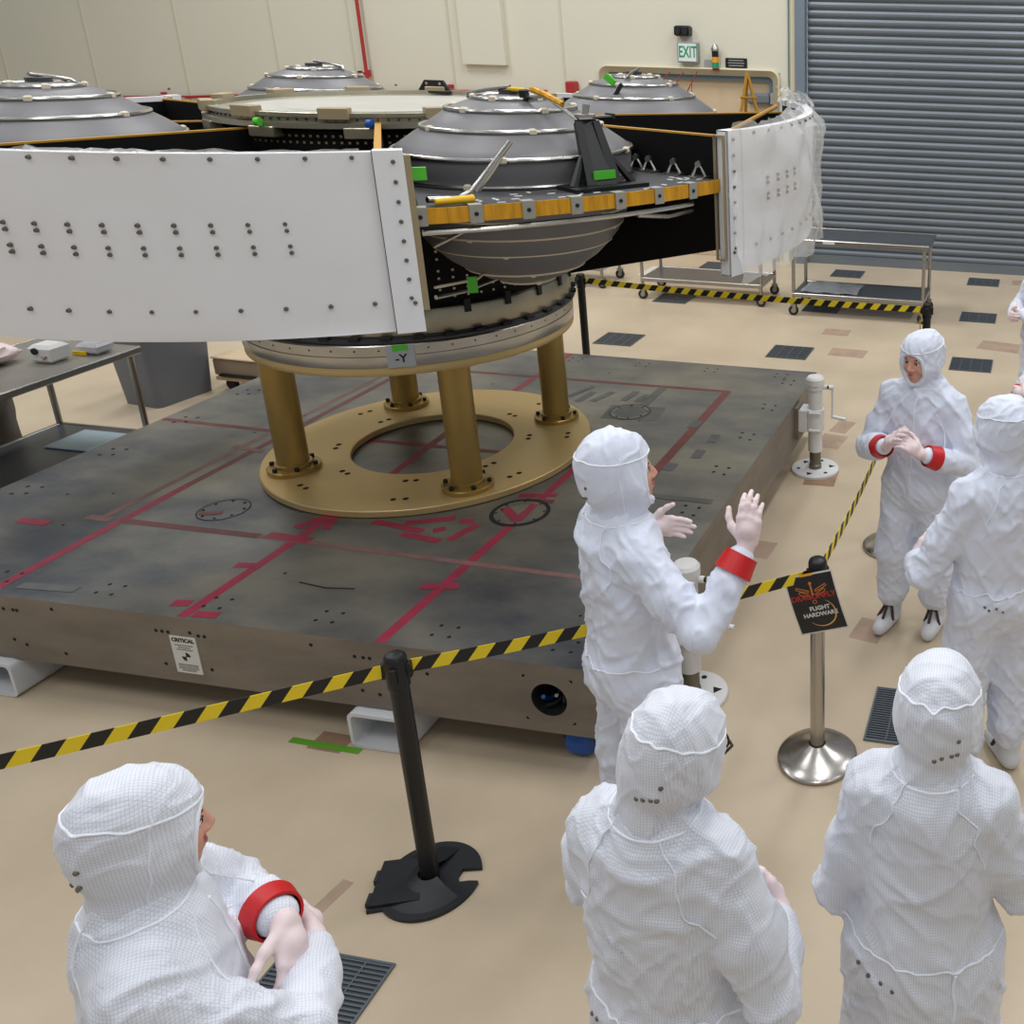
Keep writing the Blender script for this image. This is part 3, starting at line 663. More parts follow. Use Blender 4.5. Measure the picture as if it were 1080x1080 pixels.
        # little A-frame brackets in a row along the web
        for r, a in ((1.73, a1 + .3), (1.82, a1 - .1), (1.97, a1 - .1), (2.12, a1 - .2)):
            b = MB(); c = Vector(Pz(r, a, 2.352)); b.box(c + Vector((0, 0, .004)), (.09, .05, .008), 'alu', rz=R_(a))
            b.tube([c + Vector((-.03, 0, .008)), c + Vector((0, 0, .07)), c + Vector((.03, 0, .008))], .008, 'alu', 6); b.cyl(c + Vector((0, -.012, .06)), c + Vector((0, .012, .06)), .014, 'alu', 10); b.build('deck_bracket', dk)
    # tanks: one with its parts, then three copies
    RT = 1.47
    tk = MB()
    prof = [(0, 1.862), (.10, 1.867), (.19, 1.90), (.265, 1.945), (.33, 1.99), (.385, 2.045), (.425, 2.095), (.455, 2.15), (.478, 2.205), (.490, 2.26), (.493, 2.33), (.499, 2.40), (.502, 2.468), (.494, 2.482), (.465, 2.505), (.415, 2.54), (.374, 2.566), (.364, 2.578), (.32, 2.606), (.27, 2.640), (.255, 2.648), (.21, 2.666), (.155, 2.684), (.10, 2.695), (.05, 2.70), (0, 2.70)]
    tk.lathe(prof, 'tank', (RT, 0, 0), n=72); tk.cyl((RT, 0, 2.695), (RT, 0, 2.718), .05, 'deck', 18)
    tank = tk.build('fuel_tank', t, angle=60)
    rings = [(.498, 2.362), (.505, 2.472), (.378, 2.570), (.272, 2.644), (.16, 2.687), (.478, 2.215), (.444, 2.135), (.388, 2.055), (.258, 1.94), (.12, 1.87)]
    for i, (r, z) in enumerate(rings):
        ring = MB(); ring.tube([(RT + r * math.cos(2 * PI * q / 72), r * math.sin(2 * PI * q / 72), z) for q in range(72)], .0095 if i < 5 else .006, 'tube' if i < 5 else 'clip', 8, closed=True); ring.build('heater_tube', tank)
        for q in range(5 if i < 5 else 4):
            a = R_(q * (72 if i < 5 else 90) + 25 + i * 17); c = (RT + (r - .002) * math.cos(a), (r - .002) * math.sin(a), z)
            MB().box(c, (.024, .03, .028) if i < 5 else (.024, .012, .024), 'clip', rz=a if i < 5 else a + PI / 2, bev=.006).build('clip', tank)
    MB().tube([(RT - .14, -.13, 2.682), (RT - .12, -.14, 2.70), (RT - .05, -.08, 2.718), (RT + .03, -.01, 2.732)], .009, 'tube', 8).build('inlet_tube', tank)
    for k in range(4):
        a = R_((-36.3 if k == 0 else -37.45) + 90 * k)
        if k == 0: tank.rotation_euler.z = a
        else:
            c = tank.copy(); C.objects.link(c); c.parent = t; c.rotation_euler.z = a
            for ch in list(tank.children): d = ch.copy(); C.objects.link(d); d.parent = c
    # fittings around the near tank
    f = MB(); c = Vector(Pz(2.06, -33.5, 2.352)); rad = Vector(Pz(1, -33.5, 0)); tg = Vector((-rad.y, rad.x, 0)); up = Vector((0, 0, 1))
    f.box(c + up * .008, (.16, .34, .016), 'black', rot=Matrix((rad, tg, up)).transposed())
    for q0, q1, w in ((-.05, -.035, .0), (.05, .035, .0)): pass
    for lo, hi in ((-.06, -.04), (.06, .04)):
        a_, b_ = c + tg * lo * 1.0, c - rad * .10 + tg * hi + up * .26
        f.tube([a_ + up * .01, b_], [.03, .02], 'black', 4)
    for lo in (-.14, .14): f.tube([c + tg * lo + up * .01, c - rad * .05 + tg * lo * .45 + up * .13], [.018, .012], 'black', 6)
    v = [c + tg * .055 + rad * .02 + up * .015, c - tg * .055 + rad * .02 + up * .015, c - tg * .045 - rad * .1 + up * .27, c + tg * .045 - rad * .1 + up * .27]
    f.add(v + [q - rad * .02 for q in v], [(0, 1, 2, 3), (7, 6, 5, 4), (0, 3, 7, 4), (1, 5, 6, 2), (2, 6, 7, 3)], 'black'); fx = f.build('sensor_bracket', t)
    rm = Matrix((rad, tg, up)).transposed()
    MB().box(c + rad * .012 + up * .055, (.008, .1, .035), 'green', rot=rm).build('green_tape', fx, smooth=False)
    s = MB(); q = c - rad * .11 + up * .28; s.lathe([(0, 0), (.042, 0), (.042, .012), (0, .012)], 'alu', q, n=20); s.cyl(q, q + up * .05 + tg * .01, .014, 'alu', 10); s.box(q + tg * .07, (.05, .1, .006), 'tank', rot=rm); s.box(q + tg * .12, (.06, .012, .02), 'ink', rot=rm); s.build('sensor_head', fx)
    q0 = Vector(Pz(RT, -36.3, 0)); 
    MB().tube([q - tg * .02 - up * .02, q - rad * .20 - tg * .06 + up * .075, q0 + Vector((.13, -.10, 2.69)), q0 + Vector((.1, -.06, 2.705))], .008, 'tube', 8).build('sensor_tube', fx)
    MB().tube([q - rad * .11 - tg * .035 + up * .045, q - rad * .2 - tg * .06 + up * .08, q - rad * .26 - tg * .09 + up * .1], .014, 'kapton', 8).build('kapton_wrap', fx)
    b = MB(); b.box(q0 + Vector((.12, -.1, 2.70)), (.03, .03, .055), 'black', bev=.005); b.box(q0 + Vector((.05, -.04, 2.722)), (.1, .025, .018), 'yel2', rz=-.4, bev=.005); b.build('cable_clamp', fx)
    MB().tube([Pz(2.17, -53.0, 2.375), Pz(2.12, -50.0, 2.365), Pz(2.11, -48.6, 2.39), Pz(2.12, -46.5, 2.48), Pz(2.13, -44.5, 2.57)], .012, 'tube', 10).build('bent_tube', t)
    MB().tube([Pz(2.14, -48.3, 2.39), Pz(2.15, -46.6, 2.47), Pz(2.15, -45.7, 2.515)], .009, 'tube', 8).build('bent_tube', t)
    MB().tube([Pz(2.2, -52.4, 2.37), Pz(2.17, -48.8, 2.37)], [.012, .016], 'yel2', 10).build('foam_cap', t)
    MB().box(Pz(2.235, -53.5, 2.48), (.02, .05, .045), 'green', rz=R_(-53)).build('green_tape', t, smooth=False)
    # gold tripod fitting on the far right and red streamer wires
    g = MB(); c = Vector(Pz(2.15, 44, 2.36))
    for a in range(3): g.tube([c + Vector((.09 * math.cos(a * 2.1), .09 * math.sin(a * 2.1), 0)), c + Vector((0, 0, .36))], .011, 'gold', 6)
    for z in (.1, .2): g.tube([c + Vector((.06 * math.cos(a * 2.1), .06 * math.sin(a * 2.1), z)) for a in range(3)], .008, 'gold', 6, closed=True)
    g.build('gold_tripod', t)
    w = MB()
    for i in range(3): c = Vector(Pz(1.5 + .1 * i, 50, 2.5)); w.tube([c, c + Vector((.06 + .02 * i, .02, .1)), c + Vector((.16, .05, .22))], .004, 'redp', 5)
    w.build('streamer_wire', t)
    g = MB(); c = Vector(Pz(1.25, 42, 2.62)); g.box(c, (.02, .02, .09), 'ink', rot=Matrix.Rotation(.6, 3, 'Y')); g.box(c + Vector((-.05, 0, .06)), (.07, .02, .04), 'green', rot=Matrix.Rotation(.7, 3, 'Y')); g.build('flag_clip', t)
    # silver hook under the near tank
    MB().tube([Pz(1.35, -52, 1.80), Pz(1.25, -46, 1.79), Pz(1.12, -36, 1.80), Pz(1.1, -33, 1.81)], .011, 'tube', 8).build('pipe', t)
    MB().tube([Pz(1.9, -53, 1.98), Pz(1.7, -47, 1.95), Pz(1.5, -44, 1.93)], .006, 'clip', 6).build('pipe', t)
    MB().box(Pz(1.75, -48, 1.94), (.04, .01, .07), 'green', rz=.5).build('green_tape', t, smooth=False)
stage()

# ------------------------------------------------------------------ barrier posts, belts and sign
def black_post(loc, rz, label):
    t = thing('barrier_post', label, 'stanchion', loc, rz, 'black barrier posts')
    pts = []; r = .175                                     # round weighted base with a notch and a square hinge side
    for k in range(41):
        a = R_(-142 + 284 * k / 40); rr = r
        pts.append((rr * math.cos(a), rr * math.sin(a)))
    nt = [(r * math.cos(R_(8)), r * math.sin(R_(8))), (.135, .028), (.105, .03), (.095, .0), (.105, -.03), (.14, -.03), (r * math.cos(R_(-12)), r * math.sin(R_(-12)))]
    lo = [p for p in pts if math.atan2(p[1], p[0]) < R_(-14)]; hi = [p for p in pts if math.atan2(p[1], p[0]) > R_(10)]
    poly = lo + nt[::-1] + hi + [(-.19, .11), (-.19, -.11)]
    b = MB(); b.prism(poly, 0, .016, 'blackb'); b.lathe([(.15, .016), (.08, .03), (.05, .045), (.04, .05)], 'blackb', n=36, a0=R_(60), a1=R_(320)); b.box((-.1, 0, .024), (.17, .2, .016), 'blackb', bev=.004)
    for y in (-.07, .03): b.box((-.19, y, .02), (.012, .05, .02), 'rubber')
    b.build('base', t)
    MB().lathe([(.032, .02), (.032, .90)], 'black', n=28).build('pole', t)
    h = MB(); h.lathe([(.032, .86), (.037, .865), (.037, .965), (.034, .98), (.026, .988), (0, .99)], 'black', n=28)
    for a in range(4): h.box((.04 * math.cos(a * PI / 2), .04 * math.sin(a * PI / 2), .925), (.016, .022, .06), 'black', rz=a * PI / 2, bev=.003)
    h.build('belt_head', t)
    return t
def steel_post(loc, label):
    t = thing('barrier_post', label, 'stanchion', loc, 0, 'steel barrier posts')
    MB().lathe([(0, .0), (.168, 0), (.172, .006), (.172, .018), (.165, .024), (.13, .034), (.08, .055), (.05, .072), (.036, .08)], 'brushed', n=64).build('base', t)
    MB().lathe([(.031, .07), (.031, .90)], 'brushed', n=36).build('pole', t)
    h = MB(); h.lathe([(.031, .89), (.034, .895), (.034, .93)], 'brushed', n=28); h.lathe([(.034, .93), (.038, .932), (.038, .965), (.034, .978), (.024, .985), (0, .986)], 'black', n=28)
    for a in range(4): h.box((.037 * math.cos(a * PI / 2 + .6), .037 * math.sin(a * PI / 2 + .6), .915), (.016, .022, .06), 'black', rz=a * PI / 2 + .6, bev=.003)
    h.build('belt_head', t)
    return t
PB = (-2.02, 2.47); PS = (-.775, 3.37); PW = (-.745, 5.24); PF1 = (-3.81, 7.55); PF2 = (-.81, 7.34); PL = (-3.5, 1.39)
black_post((*PB, 0), R_(20), 'black barrier post in the foreground with notched black base')
black_post((*PF1, 0), 0, 'black barrier post beyond the far edge of the slab')
black_post((*PF2, 0), 0, 'black barrier post in front of the right stainless cart')
black_post((*PL, 0), R_(30), 'black barrier post at the outer left end of the near barrier belt')
steel_post((*PS, 0), 'steel barrier post with round base holding the black sign')
steel_post((*PW, 0), 'steel barrier post behind the smiling facing person')
def belt(a, b, label, z0=.925, z1=.925, sag=.03, h=.05, per=.058, r=.045):
    a = Vector((*a, z0)); b = Vector((*b, z1)); d = (b - a); L = d.length; u = d.normalized(); a = a + u * r; L -= 2 * r
    nrm = Vector((-u.y, u.x, 0)).normalized() * .0012; mb = MB(); n = int(L / per) + 1
    sg = lambda s: -sag * 4 * (s / L) * (1 - s / L)
    for k in range(-1, n + 1):
        s0, s1 = k * per, (k + 1) * per; q = []
        sh = h * .75
        for s, zz in ((s0, -h / 2), (s1, -h / 2), (s1 + sh, h / 2), (s0 + sh, h / 2)):
            s = min(max(s, 0), L); p = a + u * s; q.append(Vector((p.x, p.y, p.z + zz + sg(s))))
        if (q[1] - q[0]).length + (q[2] - q[3]).length < 1e-4: continue
        mb.add([v - nrm for v in q] + [v + nrm for v in q], [(0, 1, 2, 3), (7, 6, 5, 4), (0, 4, 5, 1), (3, 2, 6, 7)], 'yellow' if k % 2 else 'tapeblk')
    return tag(mb.build('barrier_belt', smooth=False), label, 'barrier tape', 'striped barrier belts')
belt(PL, PB, 'black and yellow striped belt at lower left ending at the black post', .93, .93, .0)
belt(PB, PS, 'black and yellow striped belt passing behind the gesturing person', .93, .915, .02)
belt(PS, PW, 'black and yellow striped belt running away from the sign post', .915, .90, .05)
belt(PF1, PF2, 'black and yellow striped belt stretched in front of the carts', .93, .93, .02)
mb = MB(); mb.box((PF2[0] - .05, PF2[1] - .02, .7), (.004, .05, .4), 'yellow'); 
for k in range(4): mb.box((PF2[0] - .05, PF2[1] - .021, .54 + k * .11), (.005, .05, .05), 'tapeblk', rot=Matrix.Rotation(.4, 3, 'X'))
tag(mb.build('barrier_belt', smooth=False), 'loose striped belt end hanging down at the far right black post', 'barrier tape', 'striped barrier belts')

def sign():
    # sheet of about A4 taped to the post head, turned to face the viewer and tilted
    o = Vector((PS[0] + .008, PS[1] - .062, .815)); yaw = R_(2); tilt = R_(17)
    nx = Vector((math.cos(yaw), math.sin(yaw), 0)); up0 = Vector((0, .05, .99)).normalized()
    x = (nx * math.cos(tilt) + up0 * math.sin(tilt)).normalized(); n = x.cross(up0).normalized(); y = n.cross(x)
    # face normal n looks to the viewer (-y)
    y = -y if y.z < 0 else y
    if n.y > 0: n = -n
    t = thing('warning_sign', 'tilted black DRAGONFLY FLIGHT HARDWARE sheet taped to the steel post', 'sign', o)
    rot = Matrix((x, y, x.cross(y))).transposed(); N = x.cross(y)
    W, H = .205, .265
    def cv(px, py, d=0): return x * px + y * py + N * (d + .012 * math.sin((py / H + .5) * 3.0) - .006)
    def sheet(w, h, d, m, name):
        vs = [cv(-w / 2 + w * i / 8, -h / 2 + h * j / 10, dd) for dd in (d, d - .0008) for j in range(11) for i in range(9)]
        f = [(j * 9 + i, j * 9 + i + 1, j * 9 + 10 + i, j * 9 + 9 + i) for j in range(10) for i in range(8)]
        MB().add(vs, f + [tuple(99 + k for k in q[::-1]) for q in f], m).build(name, t)
    sheet(W, H, 0, 'label', 'paper'); sheet(W - .012, H - .014, .0012, 'signblk', 'printed_panel')
    def flat(fn_mb, name):
        mb = MB(); fn_mb(mb); mb.v = [tuple(cv(px, py, .0025 + pz)) for px, py, pz in mb.v]; mb.build(name, t, smooth=False)
    flat(lambda mb: mb.text('DRAGONFLY', .0315, 'signred', Matrix.Translation((0, .035, 0)), depth=.0003, bold=.0008), 'title_lettering')
    def fh(mb):
        mb.text('FLIGHT', .026, 'label', Matrix.Translation((.012, -.018, 0)), depth=.0003, bold=.0008); mb.text('HARDWARE', .026, 'label', Matrix.Translation((.008, -.046, 0)), depth=.0003, bold=.0008)
    flat(fh, 'message_lettering')
    def em(mb):
        for s in (-1, 1):
            for dy, w in ((.0, .062), (-.018, .052)):
                P = [(s * .012, .062 + dy), (s * w, .082 + dy), (s * (w + .004), .076 + dy), (s * .048, .066 + dy), (s * .012, .055 + dy)]
                q = [Vector((a, b, 0)) for a, b in P]; mb.tube(q, .0017, 'signgold', 4, closed=True)
        mb.tube([(0, .095, 0), (0, .04, 0)], .004, 'signgold', 5); mb.tube([(.008 * math.cos(a * .785), .012 + .008 * math.sin(a * .785), 0) for a in range(8)], .0015, 'signgold', 4, closed=True); mb.sphere((0, .092, 0), .007, 'signgold', 8, 6)
        mb.v = [(a, b, c * .2) for a, b, c in mb.v]
    flat(em, 'emblem')
    def cr(mb):
        P = [(.062 * math.cos(a) + .01, .062 * math.sin(a) - .04) for a in np.linspace(-2.5, 1.0, 30)]
        mb.tube([(p[0], p[1], 0) for p in P], [.0005 + .003 * math.sin(PI * i / 29) for i in range(30)], 'signcres', 5); mb.v = [(a, b, c * .2) for a, b, c in mb.v]
    flat(cr, 'crescent')
    flat(lambda mb: mb.prism([(-.035, .124), (.02, .124), (.022, .134), (-.033, .134)], 0, .0006, 'orange'), 'orange_tape')
sign()

# ------------------------------------------------------------------ floor grates
def grate():
    t = thing('floor_grate', 'dark slotted floor grate beside the elbow of the front left person', 'floor grate', (-2.135, 1.955, 0), 0, 'square floor grates')
    MB().box((0, 0, .0015), (.395, .375, .003), 'gratef').build('pan', t, smooth=False)
    b = MB()
    for k in range(23): b.box((0, -.176 + k * .016, .0055), (.385, .0065, .005), 'grate')
    for k in range(3): b.box((-.1 + k * .1, 0, .0055), (.006, .365, .0058), 'grate')
    b.build('bars', t, smooth=False)
    f = MB()
    for s in (-1, 1): f.box((s * .1945, 0, .005), (.008, .377, .008), 'grate'); f.box((0, s * .1845, .005), (.38, .008, .008), 'grate')
    f.build('frame', t, smooth=False)
    return t
g0 = grate()
for x, y, l in ((-.40, 3.70, 'dark slotted floor grate between the steel sign post and standing people'), (-4.07, 8.79, 'dark floor grate just beyond the slab by the far black post'), (-2.3, 8.78, 'dark floor grate beyond the far right slab corner'),
                (-.53, 8.81, 'dark floor grate directly right of the facing woman\'s head'), (-4.1, 10.4, 'dark floor grate under the striped belt by the left cart'), (-.58, 10.46, 'dark floor grate right of the far right black post'),
                (-4.15, 12.1, 'dark floor grate near the wall behind the left cart'), (-2.39, 12.1, 'dark floor grate at the shutter seen under the right cart top'), (-.63, 12.1, 'dark floor grate at the foot of the shutter at far right'), (-2.35, 10.44, 'dark floor grate in the shadow under the right cart')):
    dup(g0, (x, y, 0), 0, l)
tag(MB().box((-2.89, 3.035, .0012), (.345, .032, .002), 'greenf', rz=-.03).build('floor_tape', smooth=False), 'strip of green tape on the floor in front of the slab', 'tape')

# ------------------------------------------------------------------ carts, table, bin
def cart(name, loc, L, W, zt, zs, label, rz=0, solid=True, wheel=True, lab=False, top='tabletop'):
    t = thing(name, label, 'cart', loc, rz)
    if solid:
        MB().box((0, 0, zt - .02), (L, W, .04), top, bev=.008).build('tabletop', t)
        e = MB(); 
        for s in (-1, 1): e.box((0, s * (W / 2), zt - .024), (L + .01, .02, .05), 'steel', bev=.008); e.box((s * (L / 2), 0, zt - .024), (.02, W, .05), 'steel', bev=.008)
        e.build('top_rim', t)
    MB().box((0, 0, zs), (L - .1, W - .08, .025), 'tabletop', bev=.005).build('shelf', t)
    e = MB(); 
    for s in (-1, 1): e.box((0, s * (W / 2 - .04), zs - .005), (L - .06, .03, .045), 'steel', bev=.006); e.box((s * (L / 2 - .045), 0, zs - .005), (.03, W - .08, .045), 'steel', bev=.006)
    e.build('shelf_rail', t)
    for sx in (-1, 1):
        for sy in (-1, 1):
            x, y = sx * (L / 2 - .045), sy * (W / 2 - .045)
            l = MB().cyl((x, y, .11 if wheel else 0), (x, y, zt - .03 if solid else zs + .42), .019, 'steel', 14).build('leg', t)
            if wheel:
                w = MB(); w.lathe([(0, -.016), (.05, -.016), (.056, -.01), (.056, .01), (.05, .016), (0, .016)], 'rubber', (x, y, .056), n=22, rot=Matrix.Rotation(PI / 2, 3, 'X')); w.lathe([(0, -.018), (.026, -.018), (.026, .018), (0, .018)], 'steel', (x, y, .056), n=14, rot=Matrix.Rotation(PI / 2, 3, 'X'))
                w.box((x + .012, y - .026, .085), (.04, .006, .08), 'steel'); w.box((x + .012, y + .026, .085), (.04, .006, .08), 'steel'); w.box((x, y, .122), (.06, .06, .012), 'steel'); w.build('wheel', l)
    if lab: MB().box((-.31, -W / 2 - .0115, zt - .022), (.13, .003, .03), 'label').build('label', t, smooth=False)
    return t
cart('steel_cart', (-1.88, 10.36, 0), 1.52, .66, .865, .24, 'stainless cart with dark top standing before the roller shutter', lab=True)
cart('steel_cart', (-3.74, 10.60, 0), 1.50, .66, .6, .24, 'low stainless cart half hidden under the white right panel', solid=False)
t = thing('plastic_sheet', 'clear plastic sheet lying on the lower shelf of the right cart', 'sheet', (-2.25, 10.36, .254))
MB().add([(-.28 + .07 * i, -.24 + .08 * j, .004 + .008 * (1 + math.sin(i * 1.9 + j * 1.3))) for i in range(10) for j in range(7)], [(i * 7 + j, (i + 1) * 7 + j, (i + 1) * 7 + j + 1, i * 7 + j + 1) for i in range(9) for j in range(6)], 'bag').build('sheet', t)
cart('steel_cart', (-5.6, 10.9, 0), 1.1, .6, .6, .24, 'small stainless cart farthest left behind the far black post', solid=False)
tag(MB().box((-4.5, 11.6, .004), (.9, .5, .006), 'jack', bev=.002).build('floor_mat', smooth=False), 'white mat on floor beyond the left low cart', 'mat')
TX = -6.38; TY = 4.38
cart('work_table', (TX, TY, 0), .80, 2.05, .85, .22, 'stainless work table at left covered with bagged parts', wheel=False, top='tabletop2')
def clutter():
    def crumple(name, label, c, d, m, amp, cat, sub=None):
        bm = MB(); nu, nv = 22, 12; N_ = rng.normal(size=(nu, nv + 1)); vs = []
        for j in range(nv + 1):
            for i in range(nu):
                a = 2 * PI * i / nu; tt = PI * (.02 + .96 * j / nv); r = 1 + amp * N_[i, j]
                z = math.cos(tt); e = .55
                sx = abs(math.cos(a)) ** e * math.copysign(1, math.cos(a)); sy = abs(math.sin(a)) ** e * math.copysign(1, math.sin(a)); sr = math.sin(tt) ** .6
                vs.append((d[0] / 2 * sx * sr * r, d[1] / 2 * sy * sr * r, d[2] / 2 * (1 + max(-1, min(1, z * (1 + amp * N_[i, j]))))))
        fs = [(j * nu + i, j * nu + (i + 1) % nu, (j + 1) * nu + (i + 1) % nu, (j + 1) * nu + i) for j in range(nv) for i in range(nu)] + [tuple(range(nu))[::-1], tuple(range(nv * nu, nv * nu + nu))]
        bm.add(vs, [f[::-1] for f in fs], m); t = thing(name, label, cat, c); bm.build('bag', t, angle=50)
        if sub: MB().box((0, 0, d[2] * .45), (d[0] * .6, d[1] * .55, d[2] * .5), sub, bev=.008).build('contents', t)
        return t
    crumple('plastic_bag', 'clear plastic bag with a silver part on the left table edge', (-6.26, 4.40, .852), (.38, .32, .09), 'bag', .09, 'bag', 'alu')
    crumple('plastic_bag', 'pinkish translucent bag behind the black clamp on left table', (-6.56, 4.85, .852), (.30, .28, .13), 'glove', .09, 'bag')
    t = thing('white_case', 'small white rounded box with dark knob on the left table', 'box', (-6.24, 5.02, .852))
    MB().box((0, 0, .06), (.16, .14, .12), 'jack', bev=.022).build('body', t)
    MB().lathe([(0, 0), (.022, 0), (.022, .012), (0, .012)], 'ink', (-.02, -.071, .085), n=16, rot=Matrix.Rotation(PI / 2, 3, 'X')).build('knob', t)
    MB().tube([(.02, -.073, .05), (.04, -.08, .035), (.055, -.073, .055)], .006, 'stain2', 6).build('latch', t)
    t = thing('silver_pouch', 'silver foil pouch with yellow tag at the far table corner', 'pouch', (-6.12, 5.22, .852))
    MB().box((0, 0, .04), (.16, .13, .075), 'bag', bev=.02).build('pouch', t); MB().box((0, 0, .036), (.13, .1, .06), 'alu', bev=.012).build('contents', t); MB().box((-.05, -.07, .014), (.1, .012, .025), 'yel2').build('tag', t)
    t = thing('black_clamp', 'black metal clamp lying on the left table', 'clamp', (-6.36, 4.66, .852))
    b = MB(); b.box((0, 0, .03), (.14, .07, .06), 'black', bev=.012); b.cyl((-.1, 0, .04), (.09, .02, .05), .014, 'black', 10); b.sphere((.09, .02, .06), .022, 'black', 10, 8); b.build('body', t)
    t = thing('tool_pouch', 'dark pouch with red flap at the back of left table', 'pouch', (-6.64, 4.56, .852))
    MB().box((0, 0, .05), (.2, .22, .1), 'black', bev=.03).build('pouch', t); MB().box((.0, .03, .108), (.16, .16, .016), 'redp', bev=.006).build('flap', t)
    mb = MB(); vs = []
    for j in range(12):
        for i in range(20):
            a = 2 * PI * i / 20; z = .72 * j / 11; r = 1 + .08 * math.sin(3 * a + j * .5) + .05 * math.sin(5 * a - j)
            vs.append((.17 * r * math.cos(a), .2 * r * math.sin(a), z))
    mb.add(vs, [(j * 20 + i, j * 20 + (i + 1) % 20, (j + 1) * 20 + (i + 1) % 20, (j + 1) * 20 + i) for j in range(11) for i in range(20)] + [tuple(range(220, 240)), tuple(range(20))[::-1]], 'cloth')
    o = mb.build('cloth_bundle'); o.location = (-7.08, 5.12, 0); tag(o, 'tall grey cloth bundle standing behind the left table', 'cloth')
    t = thing('liner_tray', 'pale blue liner folded on the lower shelf of left table', 'liner', (-6.24, 5.13, .234))
    MB().box((0, 0, .006), (.40, .30, .012), 'lblue', bev=.004).build('liner', t)
clutter()
def tote():
    t = thing('waste_bin', 'tall grey plastic bin behind the slab at left', 'bin', (-6.98, 6.48, 0), R_(-8))
    b = MB(); vs = []
    for z, w, d in ((0, .19, .24), (.62, .225, .28)):
        for k in range(4):
            sx, sy = ((1, 1), (-1, 1), (-1, -1), (1, -1))[k]
            for j in range(5): a = k * PI / 2 + j * PI / 8; vs.append((sx * (w - .05) + .05 * math.cos(a), sy * (d - .05) + .05 * math.sin(a), z))
    b.add(vs, [(i, (i + 1) % 20, 20 + (i + 1) % 20, 20 + i) for i in range(20)] + [tuple(range(20))[::-1]], 'bin'); b.build('body', t)
    r = MB(); r.tube([(x * 1.01, y * 1.01, .615) for x, y, z in vs[20:]], .014, 'bin', 8, closed=True); r.build('rim', t)
    MB().box((0, 0, .55), (.42, .5, .02), 'ink').build('liner', t)
    t = thing('equipment_case', 'low tan equipment case with black handle behind the bin', 'case', (-6.12, 6.93, 0), R_(-2))
    MB().box((0, 0, .215), (1.15, .55, .15), 'case', bev=.012).build('body', t)
    MB().box((0, 0, .297), (1.17, .57, .016), 'tan', bev=.005).build('lid', t)
    MB().box((0, 0, .115), (1.15, .55, .035), 'tan', bev=.006).build('dolly_board', t)
    MB().box((-.34, -.29, .155), (.34, .03, .022), 'black', bev=.005).build('handle', t)
    for sx in (-.5, .5):
        for sy in (-.2, .2):
            w = MB(); w.lathe([(0, -.02), (.046, -.02), (.046, .02), (0, .02)], 'rubber', (sx, sy, .046), n=18, rot=Matrix.Rotation(PI / 2, 3, 'X')); w.box((sx, sy, .092), (.05, .06, .014), 'ink'); w.build('wheel', t)
tote()

# ------------------------------------------------------------------ smooth figures (signed distance fields turned to meshes)
def smin(a, b, k):
    if k <= 0: return np.minimum(a, b)
    h = np.clip(.5 + .5 * (b - a) / k, 0, 1)
    return b * (1 - h) + a * h - k * h * (1 - h)
class SDF:
    def __init__(s): s.p = []
    def cap(s, a, b, ra, rb, k=.03): s.p.append(('c', np.array(a, float), np.array(b, float), ra, rb, k)); return s
    def ell(s, c, r, k=.03, rot=None, sub=False):
        s.p.append(('s' if sub else 'e', np.array(c, float), np.array(r, float), np.eye(3) if rot is None else np.array(rot), 0, k)); return s
    def xf(s, i0, rot, piv):
        """turn all primitives from index i0 about a pivot"""
        rot = np.array(rot); piv = np.array(piv)
        for i in range(i0, len(s.p)):
            q = list(s.p[i])
            q[1] = rot @ (q[1] - piv) + piv
            if q[0] == 'c': q[2] = rot @ (q[2] - piv) + piv
            else: q[3] = rot @ q[3]
            s.p[i] = tuple(q)
    def mesh(s, h):
        lo = np.full(3, 1e9); hi = np.full(3, -1e9); bb = []
        for q in s.p:
            if q[0] == 'c': r = max(q[3], q[4]); l, u = np.minimum(q[1], q[2]) - r, np.maximum(q[1], q[2]) + r
            else: r = q[2].max(); l, u = q[1] - r, q[1] + r
            bb.append((l, u))
            if q[0] != 's': lo = np.minimum(lo, l); hi = np.maximum(hi, u)
        lo -= 3 * h; hi += 3 * h
        n = np.ceil((hi - lo) / h).astype(int) + 1
        ax = [lo[i] + h * np.arange(n[i]) for i in range(3)]
        D = np.full(n, .3)
        for q, (l, u) in zip(s.p, bb):
            mg = q[5] + 3 * h
            i0 = np.clip(np.floor((l - mg - lo) / h).astype(int), 0, n); i1 = np.clip(np.ceil((u + mg - lo) / h).astype(int) + 1, 0, n)
            if (i1 <= i0).any(): continue
            sl = tuple(slice(i0[i], i1[i]) for i in range(3))
            X, Y, Z = np.meshgrid(ax[0][sl[0]], ax[1][sl[1]], ax[2][sl[2]], indexing='ij')
            if q[0] == 'c':
                a, b = q[1], q[2]; d = b - a; L2 = max(d @ d, 1e-9)
                t = np.clip(((X - a[0]) * d[0] + (Y - a[1]) * d[1] + (Z - a[2]) * d[2]) / L2, 0, 1)
                dd = np.sqrt((X - a[0] - t * d[0]) ** 2 + (Y - a[1] - t * d[1]) ** 2 + (Z - a[2] - t * d[2]) ** 2) - (q[3] + (q[4] - q[3]) * t)
            else:
                R = q[3].T; P = (X - q[1][0], Y - q[1][1], Z - q[1][2]); r = q[2]
                L = [R[i][0] * P[0] + R[i][1] * P[1] + R[i][2] * P[2] for i in range(3)]
                k0 = np.sqrt(sum((L[i] / r[i]) ** 2 for i in range(3))); k1 = np.sqrt(sum((L[i] / r[i] ** 2) ** 2 for i in range(3))) + 1e-9
                dd = k0 * (k0 - 1) / k1
            D[sl] = -smin(-D[sl], dd, q[5]) if q[0] == 's' else smin(D[sl], dd, q[5])
        return surfnet(D, lo, h)
